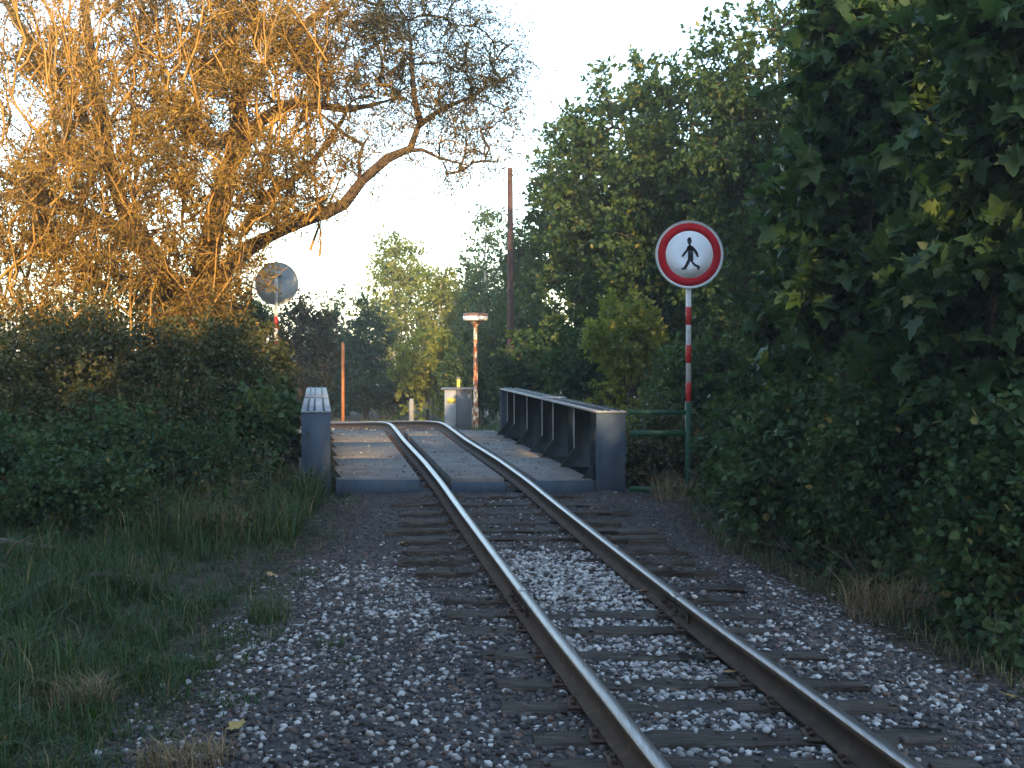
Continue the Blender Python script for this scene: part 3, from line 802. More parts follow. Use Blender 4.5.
# house far behind the trees
Y = 62.0
h0 = W(366, 408, Y); h1 = W(398, 378, Y)
t = thing('house', 'pale bluish house wall glimpsed between trunks beyond the bridge', 'house', ((h0[0] + h1[0]) / 2, Y + 3, h0[2] - .5))
MB().box(h0[0] - 4, h1[0], Y, Y + 6, h0[2] - .8, h1[2], bev=.02).build('wall', M['plaster'], t)
rf = MB()
rf.prism([(-.4, h1[2]), (6.4, h1[2]), (3.0, h1[2] + 2.0)], h0[0] - 4.3, h1[0] + .3, lambda u, v, d: (d, Y + u, v)); rf.build('roof', M['roof'], t)
for k in range(3):
    xa = h1[0] - .5 - k * 1.7
    wnd = MB().box(xa - .45, xa, Y - .03, Y + .02, h0[2] + .5, h0[2] + 1.3, bev=.01).build('window', M['cabinet'], t)
    MB().box(xa - .40, xa - .05, Y - .045, Y - .031, h0[2] + .56, h0[2] + 1.24).build('pane', M['glass'], wnd)

# ------------------------------------------------------------------ trees
def densify(pts, rad, step):
    P = np.asarray(pts, float); R = np.asarray(rad, float)
    # Catmull-Rom through the points
    Q = np.vstack([2 * P[0] - P[1], P, 2 * P[-1] - P[-2]])
    out, ro = [], []
    for i in range(len(P) - 1):
        n = max(1, int(np.linalg.norm(P[i + 1] - P[i]) / step))
        for k in range(n):
            t = k / n
            p0, p1, p2, p3 = Q[i], Q[i + 1], Q[i + 2], Q[i + 3]
            out.append(.5 * ((2 * p1) + (-p0 + p2) * t + (2 * p0 - 5 * p1 + 4 * p2 - p3) * t * t + (-p0 + 3 * p1 - 3 * p2 + p3) * t ** 3))
            ro.append(R[i] + (R[i + 1] - R[i]) * t)
    out.append(P[-1]); ro.append(R[-1])
    return np.array(out), np.array(ro)

def grow(limbs, clumps, rng, step=.35, tip=.006, up=.12, mb=None, sides=5, k=.45, droop=0.0):
    """limbs: list of (pts, radii). Branches reach from the limbs to every clump centre."""
    nodes, par, rad = [], [], []
    for pts, rd in limbs:
        P, R = densify(pts, rd, step * .8)
        P[1:-1] += rng.normal(0, .015, (max(0, len(P) - 2), 3)) * min(1, step)
        mb.tube(P, R * (1 + rng.normal(0, .07, len(R))), 9)
        for q in range(len(P)):
            nodes.append(P[q]); par.append(len(nodes) - 2 if q else -1); rad.append(R[q])
    nb = len(nodes)
    N = np.array(nodes)
    d0 = np.array([np.linalg.norm(N - c, axis=1).min() for c in clumps])
    chains = []
    cap = np.zeros((nb + 60 * len(clumps), 3)); cap[:nb] = N; cnt = nb
    start_ok = np.ones(len(cap), bool)
    for ci in np.argsort(d0):
        c = clumps[ci]
        dv = c[None] - cap[:cnt]
        d = np.linalg.norm(dv, axis=1)
        cost = d + .7 * np.maximum(0, -dv[:, 2])
        i = int(cost.argmin())
        L = d[i]
        if L < .05: continue
        n = min(50, max(2, int(L / step)))
        a = cap[i]; mid = (a + c) / 2 + rng.normal(0, .10 * L, 3) + np.array([0, 0, up * L])
        tt = np.linspace(0, 1, n + 1)[:, None]
        path = (1 - tt) ** 2 * a + 2 * tt * (1 - tt) * mid + tt ** 2 * c
        path[1:-1] += rng.normal(0, .02 * L, (n - 1, 3)) * .5
        ids = [i]
        for q in range(1, n + 1):
            cap[cnt] = path[q]; par.append(ids[-1]); rad.append(0); ids.append(cnt); cnt += 1
        chains.append(ids)
    load = np.zeros(cnt)
    for ids in chains: load[ids[-1]] += 1
    for q in range(cnt - 1, nb - 1, -1): load[par[q]] += load[q]
    rr = np.array(rad[:cnt]); rb = tip * np.maximum(load, .6) ** k * 1.4
    for ids in chains:
        R = rb[ids].copy()
        R[0] = min(R[1] * 1.2, (rr[ids[0]] if ids[0] < nb else rb[ids[0]]))
        mb.tube(cap[ids], R, sides, cap=False)
    return chains, cap[:cnt]

def clump_leaves(centres, outward, rng, twigs, per, tl, mbtwig=None, twr=.0028, spread=1.0, hang=0.0, upw=.25):
    """short twigs from every clump centre, leaves along them. Returns leaf base points, axes, clump index"""
    n = len(centres)
    C = np.repeat(centres, twigs, 0); O = np.repeat(outward, twigs, 0)
    D = unit(O * .6 + rng.normal(size=C.shape) * spread + np.array([0, 0, upw - hang]))
    L = tl * rng.uniform(.5, 1.25, len(C))
    tip = C + D * L[:, None] + np.array([0, 0, -1.]) * (hang * L * .5)[:, None]
    if mbtwig is not None:
        m = (C + tip) / 2 + np.array([0, 0, .06]) * L[:, None]
        for q in range(len(C)):
            V, F = tube_np(np.array([C[q], m[q], tip[q]]), np.array([twr * 1.5, twr, twr * .5]), 3, False)
            mbtwig.add(V, F)
    idx = np.repeat(np.arange(len(C)), per)
    t = rng.uniform(.15, 1.05, len(idx))[:, None]
    P = C[idx] + (tip - C)[idx] * t + rng.normal(0, .03, (len(idx), 3)) * tl * 2
    A = unit((tip - C)[idx] * .8 / tl + rng.normal(size=P.shape) * .9 + np.array([0, 0, -.25 - hang]))
    return P, A, idx // twigs

def lobes_points(lobes, rng):
    out, ow = [], []
    for c, r, n in lobes:
        v = unit(rng.normal(size=(n, 3))) * (rng.uniform(.12, 1, (n, 1)) ** .42)
        out.append(np.asarray(c) + v * np.asarray(r)); ow.append(v)
    return np.vstack(out), np.vstack(ow)

def tree(name, label, limbs, lobes, seed, lm, bm_, twigs=5, per=14, tl=.35, ls=.09, tpl=LEAF, group=None, tip=.006, up=.12, hang=0., step=.35,
         twigmesh=False, cat='tree', foliage='crown', stem='trunk', toff=(0, 0), upw=.25, tone=(.0, 1.), lsv=.35, singles=0, single_mesh=None):
    rng = np.random.default_rng(seed)
    base = np.asarray(limbs[0][0][0], float)
    t = thing(name, label, cat, base, group)
    C, O = lobes_points(lobes, rng)
    wood = MB()
    grow(limbs, C, rng, step, tip, up, wood)
    P, A, ci = clump_leaves(C, O, rng, twigs, per, tl, wood if twigmesh else None, hang=hang, upw=upw)
    wood.build(stem, bm_, t, smooth=True)
    sz = ls * rng.uniform(1 - lsv, 1 + lsv, len(P))
    crnd = rng.uniform(0, 1, len(C))
    v = np.clip(tone[0] + (tone[1] - tone[0]) * (.55 * crnd[ci] + .45 * rng.uniform(0, 1, len(P))), 0, 1)
    v = np.where(rng.random(len(P)) < .02, 1.0, v * .93)
    if singles:
        px = 512 + P[:, 0] * FPX / P[:, 1]; py = HORIZ - (P[:, 2] - CAMZ) * FPX / P[:, 1]
        vis = (px > 20) & (px < 1010) & (py > 10) & (py < 760)
        dep = np.where(vis, sz / P[:, 1], 0)
        top = np.argsort(-dep)[:singles]
        keep = np.ones(len(P), bool); keep[top] = False
        for q in top:
            y_ = unit(A[q]); nrm = rng.normal(size=3) * .5 + np.array([0, -.25, .8]); x_ = unit(np.cross(y_, nrm)); z_ = np.cross(x_, y_)
            me = single_mesh[int(min(len(single_mesh) - 1, v[q] * len(single_mesh)))]
            eul = Matrix((x_, y_, z_)).transposed().to_euler()
            s = float(sz[q])
            place('leaf', me, t, P[q], eul, (s, s, s))
        P, A, sz, v = P[keep], A[keep], sz[keep], v[keep]
    V, F, nf = leaf_np(P, A, sz, tpl, rng=rng)
    cr = MB().add(V, F, np.repeat(v, nf)).build(foliage, lm, t)
    tag(cr, kind='stuff')
    return t

def trunk_line(x, y, z0, top, r0, r1, lean=(0, 0), seed=0):
    r = np.random.default_rng(seed)
    n = 6
    pts = []
    for k in range(n):
        f = k / (n - 1)
        pts.append((x + lean[0] * f + r.normal(0, .05) * (f > 0), y + lean[1] * f + r.normal(0, .05) * (f > 0), z0 + (top - z0) * f))
    return (pts, [r0 + (r1 - r0) * (k / (n - 1)) ** .8 for k in range(n)])

# ---- the big willow on the left
Yw = 15.0
def L_(pts, rad): return ([W(a, b, Yw + d) for a, b, d in pts], rad)
limbs = [L_([(205, 500, 0), (203, 420, 0), (200, 340, .05), (205, 270, .1), (222, 195, .2), (240, 120, .3), (232, 40, .2), (225, -60, .3)], [.30, .24, .21, .18, .14, .10, .07, .04]),
         L_([(203, 300, 0), (232, 262, -.1), (270, 236, -.3), (310, 218, -.5), (343, 205, -.6), (362, 180, -.7), (388, 158, -.8), (410, 148, -.9), (420, 122, -1)], [.135, .11, .092, .084, .078, .07, .060, .048, .040]),
         L_([(420, 122, -1), (414, 95, -1.1), (412, 62, -1.1), (408, 20, -1.0)], [.045, .035, .026, .012]),
         L_([(418, 126, -1), (442, 108, -1.1), (470, 98, -1.2), (500, 80, -1.2)], [.042, .032, .022, .010]),
         L_([(408, 150, -.9), (423, 150, -.9), (440, 158, -.9), (470, 166, -1)], [.030, .025, .018, .008]),
         L_([(243, 232, -.2), (262, 200, -.1), (300, 175, .1), (330, 140, .2), (352, 100, .4)], [.085, .06, .05, .04, .015]),
         L_([(228, 170, .1), (262, 120, .1), (300, 102, 0), (345, 110, -.2), (390, 100, -.3)], [.11, .085, .065, .045, .015]),
         L_([(236, 100, .2), (290, 40, .1), (350, -10, 0), (420, -50, -.2)], [.08, .06, .045, .02]),
         L_([(202, 330, .1), (160, 270, .3), (120, 200, .5), (100, 110, .6), (85, 10, .7), (80, -60, .8)], [.17, .14, .12, .09, .06, .04]),
         L_([(150, 255, .3), (90, 215, .2), (30, 190, .0), (-40, 150, -.2)], [.11, .085, .06, .03]),
         L_([(110, 160, .5), (60, 80, .6), (10, 10, .8), (-30, -60, .9)], [.07, .055, .04, .02])]
def WL(px, py, d, rx, ry, rz, n):
    k = (Yw + d) / FPX
    return (W(px, py, Yw + d), (rx * k, ry, rz * k), n)
lobes = [WL(120, 180, -1.4, 90, .7, 110, 60), WL(220, 150, -1.3, 70, .6, 110, 50), WL(200, 270, -1.3, 60, .5, 60, 30), WL(40, 290, -1.2, 80, .6, 70, 40), WL(430, 55, -1, 85, 1.0, 70, 95), WL(455, 140, -1, 55, .8, 42, 36), WL(490, 90, -1.1, 34, .6, 60, 30), WL(350, 60, -.3, 80, 1.2, 75, 75), WL(340, 160, -.5, 45, .8, 50, 30), WL(285, 200, -.8, 35, .5, 28, 18), WL(290, 190, -.2, 40, .8, 35, 14),
         WL(260, 70, .1, 90, 1.3, 100, 90), WL(140, 80, .5, 110, 1.4, 110, 110), WL(30, 80, .5, 80, 1.4, 120, 80), WL(180, 20, -1.0, 110, .7, 60, 45), WL(30, 200, -.8, 70, .8, 60, 40), WL(60, 240, .2, 90, 1.2, 90, 55), WL(170, 250, .2, 70, 1.0, 80, 36), WL(205, 320, .2, 50, .8, 60, 40), WL(310, 20, 0, 120, 1.2, 70, 50), WL(410, 0, -.8, 80, 1.0, 40, 30)]
rng = np.random.default_rng(3)
base = W(205, 500, Yw); base[2] = gz_(base[0], Yw)
willow = thing('willow_tree', 'large willow with orange-lit twigs and one long limb arching over the track', 'tree', base)
C, O = lobes_points(lobes, rng)
wood = MB()
grow(limbs, C, rng, .30, .0042, .10, wood)
wt = MB()
P, A, ci = clump_leaves(C, O, rng, 8, 19, .50, wt, twr=.0026, hang=.15)
thin = ss(290, 380, 512 + P[:, 0] * FPX / P[:, 1])
kp = rng.random(len(P)) > thin * .38
P, A, ci = P[kp], A[kp], ci[kp]
wood.build('trunk', M['bark_willow'], willow, smooth=True)
sz = .078 * rng.uniform(.6, 1.3, len(P)) * (1 - .22 * ss(290, 380, 512 + P[:, 0] * FPX / P[:, 1]))
cr = rng.uniform(0, 1, len(C))
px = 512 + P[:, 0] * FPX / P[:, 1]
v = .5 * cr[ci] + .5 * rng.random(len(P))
v = np.clip(v * (1 - .75 * ss(290, 400, px)), 0, 1)        # shade on the outer limb put into its leaf tone
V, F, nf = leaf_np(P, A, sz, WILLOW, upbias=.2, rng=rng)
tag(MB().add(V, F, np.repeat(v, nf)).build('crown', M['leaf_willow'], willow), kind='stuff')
# long yellow shoots sprouting from limbs and trunk
for q in range(330):
    px_, py_ = rng.uniform(-20, 330), rng.uniform(40, 370)
    if px_ > 230 and py_ > 260: continue
    st = W(px_, py_, Yw + rng.uniform(-1.5, .3))
    h = rng.uniform(.5, 2.0)
    dx = rng.normal(0, .28) * h; dy = rng.normal(-.05, .12) * h
    n = 7; tt = np.linspace(0, 1, n)[:, None]
    pth = st + np.array([[dx, dy, h]]) * tt + np.array([[rng.normal(0, .2), 0, 0]]) * np.sin(tt * 3.1) + rng.normal(0, .03, (n, 3))
    rr_ = np.linspace(.019, .003, n) * rng.uniform(.5, 1.2)
    wt.tube(pth, rr_, 4, cap=False)
    for k in range(3):
        i_ = rng.integers(1, n - 2); e = pth[i_] + np.array([rng.normal(0, .25), rng.normal(0, .1), rng.uniform(.1, .6)]) * h * .6
        wt.tube([pth[i_], (pth[i_] + e) / 2 + rng.normal(0, .03, 3), e], [rr_[i_] * .7, rr_[i_] * .5, .002], 4, cap=False)
tag(wt.build('twigs', M['twig_orange'], willow), kind='stuff')

# ---- right-hand row of trees
def rtree(name, label, px, Y, top, seed, lm='leaf_mid', wpx=90, low=380, ls=.10, nc=(90, 60), tpl=LEAF, grp='broadleaf trees along the right side', tone=(0, 1), per=14, tl=.42, r0=.14, off=0):
    p = W(px, 300, Y); g0 = gz_(p[0], Y); zt = zat(top, Y); zl = max(zat(low, Y), g0 + .3)
    k = Y / FPX
    H = zt - zl
    lim = [trunk_line(p[0], Y, g0 - .1, zl + H * .8, r0, .03, (off * k, 0), seed)]
    w = wpx * k
    lob = [((p[0] + off * k, Y, zl + H * .66), (w * .80, w * .8, H * .34), nc[0]), ((p[0], Y, zl + H * .34), (w, w * .9, H * .34), nc[1]),
           ((p[0] - w * .45, Y - .3, zl + H * .5), (w * .55, w * .6, H * .28), nc[1] // 2), ((p[0] + w * .45, Y - .2, zl + H * .45), (w * .55, w * .6, H * .3), nc[1] // 2)]
    return tree(name, label, lim, lob, seed, M[lm], M['bark'], 5, per, tl, ls, tpl, grp, tone=tone)
rtree('broadleaf_tree', 'leafy green tree right of the tall wooden pole, left end of the right row', 578, 29, 100, 21, wpx=58, low=392, ls=.13, nc=(120, 90))
rtree('broadleaf_tree', 'tall green tree above the far end of the right girder, second in the right row', 620, 22, 62, 22, wpx=80, low=395, ls=.12, nc=(150, 120))
rtree('broadleaf_tree', 'broad green tree directly behind the no-pedestrians sign', 690, 19.5, 36, 23, wpx=88, low=405, ls=.11, nc=(170, 140))
rtree('broadleaf_tree', 'green tree with lighter top just right of the sign, third from the maples', 780, 17, -45, 24, wpx=98, low=415, ls=.10, nc=(180, 140))
rtree('broadleaf_tree', 'shaded tree behind the maples at the right edge', 880, 14, -30, 25, wpx=110, low=430, ls=.10, nc=(130, 100))
rtree('broadleaf_tree', 'shaded tree behind the nearest maple, cut by the right picture edge', 1010, 11.5, -40, 26, wpx=120, low=440, ls=.10, nc=(130, 100))

rtree('broadleaf_tree', 'dim tree filling the gap behind the sign pole', 720, 25, 120, 27, wpx=70, low=415, ls=.13, nc=(110, 100))
rtree('broadleaf_tree', 'dim tree filling the gap behind the maples and the sapling', 800, 22, 60, 28, wpx=90, low=415, ls=.12, nc=(120, 110))
rtree('broadleaf_tree', 'dim tree deep behind the right girder', 640, 30, 150, 29, wpx=70, low=412, ls=.15, nc=(100, 90))
# maples with large leaves, close on the right
single = []
for k in range(4):
    tv, tf = MAPLE
    single.append(MB().add(tv, tf, [.15, .4, .62, .85][k]).mesh('leaf', M['leaf_maple']))
def maple(label, px, Y, topz, seed, lobes, singles, r0=.045, nper=14, ls=.112):
    p = W(px, 300, Y); g0 = gz_(p[0], Y)
    lim = [trunk_line(p[0], Y, g0 - .1, topz, r0, .012, (random.uniform(-.1, .1), 0), seed)]
    lob = []
    for (qx, qy, dY, rx, ry, rz, n) in lobes:
        k = (Y + dY) / FPX
        lob.append((W(qx, qy, Y + dY), (rx * k, ry, rz * k), n))
    return tree('maple_tree', label, lim, lob, seed, M['leaf_maple'], M['bark'], 4, nper, .34, ls, MAPLE, 'young maples beside the track', lsv=.5, singles=singles, single_mesh=single, upw=.1, hang=.25, tip=.005)
maple('slim young maple with big dark leaves rising right of the sign', 842, 8.6, 4.6, 31,
      [(875, 50, 0, 65, .6, 95, 40), (850, 185, 0, 60, .6, 80, 36), (835, 300, 0, 45, .6, 60, 22), (915, 250, .4, 70, .6, 120, 34), (945, 90, .6, 60, .6, 100, 28)], 120)
maple('young maple with big leaves nearest the camera at the right edge', 985, 7.0, 4.0, 32,
      [(1005, 60, 0, 70, .6, 110, 36), (1000, 240, 0, 75, .6, 110, 40), (1015, 400, 0, 70, .5, 90, 28), (955, 330, .5, 55, .5, 110, 24)], 120)
maple('small maple sapling with drooping leaves between sign and slim maple', 785, 10.4, 3.2, 33,
      [(792, 215, 0, 22, .4, 60, 14), (790, 310, 0, 26, .5, 60, 16), (798, 400, 0, 35, .5, 50, 18)], 50)

# ---- trees in the middle distance
def ctree(name, label, px, Y, top, low, wpx, seed, lm, bark='bark', hang=0., ls=.12, n=(60, 60), conic=False, tl=.5, per=12, grp=None, up=.12, tone=(0, 1), tpl=LEAF, r0=.12):
    p = W(px, 300, Y); g0 = gz_(p[0], Y); zt = zat(top, Y); zl = max(zat(low, Y), g0 + .2)
    k = Y / FPX; w = wpx * k; H = zt - zl
    lim = [trunk_line(p[0], Y, g0 - .1, zt - H * .1, r0, .02, (0, 0), seed)]
    if conic:
        lob = [((p[0], Y, zl + H * f), (w * (1 - f) + .15, w * (1 - f) + .15, H * .12), int(n[0] * (1.05 - f))) for f in (.06, .2, .34, .48, .62, .76, .9)]
    else:
        lob = [((p[0], Y, zl + H * .30), (w, w, H * .32), n[0]), ((p[0] + w * .1, Y, zl + H * .62), (w * .72, w * .7, H * .28), n[1]), ((p[0] + w * .05, Y, zl + H * .86), (w * .36, w * .36, H * .15), n[1] // 3)]
    return tree(name, label, lim, lob, seed, M[lm], M[bark], 5, per, tl, ls, tpl, grp, hang=hang, up=up, tone=tone, step=.5)
ctree('birch_tree', 'pale yellow-green birch with sunlit top in the centre distance', 396, 46, 234, 400, 54, 41, 'leaf_birch', 'bark_birch', .35, .16, (90, 90), r0=.13, tl=.7)
ctree('birch_tree', 'hanging birch right of the sunlit birch, behind the lamp', 440, 42, 268, 405, 34, 42, 'leaf_birch', 'bark_birch', .4, .15, (60, 60), tl=.7)
ctree('birch_tree', 'weeping birch tip showing left of the tall wooden pole', 486, 40, 196, 400, 24, 43, 'leaf_mid', 'bark_birch', .6, .13, (80, 40), tl=.9)
ctree('broadleaf_tree', 'dark green tree closing the gap between lamp and tall pole', 468, 47, 262, 402, 40, 51, 'leaf_mid', 'bark', .2, .16, (100, 80), tl=.6)
ctree('broadleaf_tree', 'green tree right behind the tall wooden pole', 520, 34, 225, 400, 36, 52, 'leaf_mid', 'bark', .1, .13, (100, 80), tl=.5)
ctree('spruce_tree', 'dark conifer behind the rusty post', 336, 40, 295, 405, 34, 44, 'leaf_dark', 'bark', .2, .14, (34, 30), True, tl=.4)
ctree('plum_tree', 'reddish brown tree behind the back of the left sign', 300, 30, 300, 400, 40, 45, 'leaf_plum', 'bark', 0, .11, (60, 50), tl=.4)
ctree('broadleaf_tree', 'dark green tree between the conifer and the sunlit birch', 366, 38, 300, 405, 30, 46, 'leaf_dark', 'bark', .1, .13, (50, 40), tl=.5)
ctree('broadleaf_tree', 'dim tree far behind the left shrubs', 250, 33, 300, 405, 45, 47, 'leaf_mid', 'bark', 0, .12, (50, 40), tl=.45)
ctree('broadleaf_tree', 'green tree in the far gap right of the lamp', 520, 40, 262, 400, 40, 48, 'leaf_mid', 'bark', .1, .14, (60, 50), tl=.5)
ctree('broadleaf_tree', 'far tree closing the gap behind the lamp', 462, 55, 300, 400, 44, 49, 'leaf_dark', 'bark', .1, .18, (60, 50), tl=.6)
ctree('broadleaf_tree', 'far dark tree left of the conifer', 318, 58, 318, 398, 40, 50, 'leaf_dark', 'bark', .1, .18, (50, 40), tl=.6)

# ---- shrubs
def shrub(name, label, px, py, Y, rx, rz, seed, lm, n=60, ls=.07, per=12, tl=.25, tpl=LEAF, grp=None, ry=None, hang=0., tone=(0, 1), sink=True, twigs=5, fill=True):
    c = W(px, py, Y); k = Y / FPX
    g0 = gz_(c[0], Y)
    rxx, rzz = rx * k, rz * k
    r = np.random.default_rng(seed)
    lim = []
    for q in range(4):
        a = r.uniform(0, 6.28)
        e = c + np.array([math.cos(a) * rxx * .5, math.sin(a) * (ry or rxx) * .4, rzz * .3])
        b = np.array([c[0] + r.normal(0, .08), Y + r.normal(0, .08), g0 - .08])
        lim.append(([b, (b + e) / 2 + r.normal(0, .08, 3), e], [.022, .015, .008]))
    lob = [(c, (rxx, ry or rxx * .8, rzz), n), (c + np.array([-rxx * .5, -.1, -rzz * .3]), (rxx * .6, (ry or rxx) * .6, rzz * .6), n // 3), (c + np.array([rxx * .45, -.1, rzz * .15]), (rxx * .55, (ry or rxx) * .6, rzz * .65), n // 3)]
    if fill and c[2] - rzz > g0 + .05:
        lob.append(((c[0], Y, (g0 + c[2]) / 2), (rxx * .9, (ry or rxx) * .7, (c[2] - g0) / 2 + .05), n // 2))
    return tree(name, label, lim, lob, seed, M[lm], M['bark'], twigs, per, tl, ls, tpl, grp, cat='shrub', foliage='foliage', stem='stem', hang=hang, tone=tone, tip=.003, step=.25)
GL = 'shrubs on the left bank'
SM = dict(ls=.040, per=18, tl=.34, twigs=6, grp=GL)
SW = dict(ls=.050, per=16, tl=.40, twigs=6, grp=GL)
shrub('shrub', 'low bramble thicket at the left picture edge above the grass', 0, 468, 9.9, 60, 24, 61, 'leaf_bush', 50, tpl=BROAD, ry=.6, **SM)
shrub('shrub', 'low sprawling brambles below the first thicket, above the dead branch', 75, 492, 9.3, 50, 16, 160, 'leaf_bush', 50, tpl=BROAD, ry=.4, **SM)
shrub('shrub', 'dark bramble thicket in the middle of the left bank', 115, 455, 10.5, 45, 26, 62, 'leaf_bush', 60, tpl=BROAD, ry=.6, **SM)
shrub('shrub', 'loose leafy shrub on the left bank behind the straw tuft', 200, 462, 11.0, 36, 20, 60, 'leaf_bush', 70, ry=.5, **SM)
shrub('shrub', 'tall loose shrub rising behind the bramble thicket', 165, 420, 11.7, 44, 30, 161, 'leaf_brown', 80, ry=.5, **SW)
shrub('shrub', 'loose browning shrub behind the left-edge brambles', 40, 428, 11.4, 60, 26, 162, 'leaf_brown', 70, ry=.5, **SW)
shrub('shrub', 'green shrub just left of the left girder end', 258, 432, 11.9, 24, 30, 63, 'leaf_bush', 70, tpl=BROAD, grp=GL, ry=.4, ls=.075, per=10, tl=.26)
shrub('shrub', 'browning twiggy shrub under the willow trunk', 190, 378, 12.6, 75, 52, 64, 'leaf_brown', 130, .055, grp=GL, ry=.8, per=16, tl=.42)
shrub('shrub', 'browning shrub under the willow at the left edge', 55, 380, 12.0, 90, 62, 65, 'leaf_brown', 140, .055, grp=GL, ry=.8, per=16, tl=.42)
shrub('shrub', 'tall green shrub below the back of the left sign', 255, 372, 14.2, 34, 36, 66, 'leaf_brown', 90, .06, grp=GL, ry=.7)
shrub('shrub', 'leafy shrub in the ditch beside the left girder', 258, 412, 13.6, 24, 34, 67, 'leaf_bush', 80, .07, tpl=BROAD, grp=GL, ry=.7)
shrub('shrub', 'dim shrub behind the willow trunk', 120, 320, 17.5, 90, 55, 68, 'leaf_brown', 110, .065, grp=GL, ry=.8, tl=.5)
shrub('shrub', 'yellowish sparse shrub behind the left sign pole', 225, 330, 19.5, 50, 36, 69, 'leaf_brown', 60, .07, grp=GL, ry=.8)
GR = 'undergrowth along the right side'
shrub('shrub', 'shaded shrub beside the green handrail post', 748, 455, 11.0, 34, 50, 71, 'leaf_bush', 80, .06, tpl=BROAD, grp=GR, ry=.5)
shrub('shrub', 'low dark undergrowth at the foot of the slim maple', 795, 462, 9.0, 48, 60, 72, 'leaf_bush', 110, .058, tpl=BROAD, grp=GR, ry=.45, fill=False, tl=.34)
shrub('shrub', 'low leafy undergrowth in the right-hand middle, over the ballast edge', 885, 455, 7.9, 60, 75, 73, 'leaf_bush', 110, .058, grp=GR, ry=.45, fill=False, tl=.36, per=16)
shrub('shrub', 'leafy undergrowth at the lower right picture edge', 1010, 500, 6.6, 50, 85, 74, 'leaf_bush', 110, .05, tpl=BROAD, grp=GR, ry=.4, tl=.34)
shrub('shrub', 'dark scrub behind the dead twigs on the right', 890, 520, 8.5, 90, 60, 78, 'leaf_bush', 120, .05, grp=GR, ry=.35, tl=.3)
shrub('shrub', 'dark hedge foliage behind the sapling', 815, 360, 12.5, 75, 90, 75, 'leaf_mid', 120, .075, tpl=BROAD, grp=GR, ry=.8)
shrub('shrub', 'dark hedge foliage behind the maples', 930, 380, 10.2, 100, 110, 76, 'leaf_mid', 150, .075, tpl=BROAD, grp=GR, ry=.7)
shrub('shrub', 'shrub filling the gap under the green handrail', 662, 455, 12.6, 40, 40, 77, 'leaf_brown', 80, .06, grp=GR, ry=.6)
GF = 'shrubs beyond the right girder'
shrub('shrub', 'light green shrub behind the far end of the right girder', 540, 362, 22.5, 42, 38, 81, 'leaf_bush', 80, .09, grp=GF, ry=1.0)
shrub('shrub', 'light green shrub behind the middle of the right girder', 600, 372, 18.5, 50, 40, 82, 'leaf_bush', 90, .085, grp=GF, ry=1.0)
shrub('shrub', 'green shrub around the foot of the street lamp', 482, 370, 30.5, 42, 40, 83, 'leaf_bush', 80, .11, grp=GF, ry=1.2)
shrub('shrub', 'sunlit sprays of a shrub between girder and sign', 625, 338, 17.0, 36, 36, 84, 'leaf_birch', 70, .085, grp=GF, ry=.8)
shrub('shrub', 'pale green hanging shrub left of the cabinet', 428, 360, 33, 34, 34, 85, 'leaf_birch', 60, .12, grp=GF, ry=1.0, hang=.3)
shrub('shrub', 'dark shrub behind the sign pole', 700, 395, 14.0, 50, 55, 86, 'leaf_mid', 100, .08, grp=GF, ry=.9)
shrub('shrub', 'dark far shrub closing the horizon left of the rusty post', 318, 388, 44, 50, 18, 88, 'leaf_dark', 60, .16, grp=GF, ry=1.0)
shrub('shrub', 'low dark shrub beyond the crest left of the concrete post', 385, 392, 36, 40, 16, 87, 'leaf_dark', 50, .12, grp=GF, ry=.8)

# ---- loose scrub and weeds: upright sprigs with leaves, nobody could count them
def sprigs(n, xs_, ys_, hh, ls, tpl, rng, mb, stems, zf=ground_z, per=16, tone=(0, 1), spread=.16):
    for q in range(n):
        x_, y_, h_ = xs_[q], ys_[q], hh[q]
        b = np.array([x_, y_, float(zf(x_, y_)) - .02])
        tipv = b + np.array([rng.normal(0, .28) * h_, rng.normal(0, .28) * h_, h_])
        mid = (b + tipv) / 2 + np.array([rng.normal(0, .05), rng.normal(0, .05), .08 * h_])
        stems.tube([b, mid, tipv], [.0045, .0035, .0015], 3, cap=False)
        m = int(per * (.5 + h_))
        t = rng.uniform(.15, 1.0, m)[:, None]
        P = (1 - t) ** 2 * b + 2 * t * (1 - t) * mid + t ** 2 * tipv + rng.normal(0, .03, (m, 3))
        A = rng.normal(size=(m, 3)) + np.array([0, 0, .15])
        V, F, nf = leaf_np(P, A, ls * rng.uniform(.5, 1.3, m), tpl, rng=rng)
        c0 = rng.uniform(0, 1)
        mb.add(V, F, np.repeat(np.clip(tone[0] + (tone[1] - tone[0]) * (.5 * c0 + .5 * rng.random(m)), 0, 1), nf))
rs = np.random.default_rng(901)
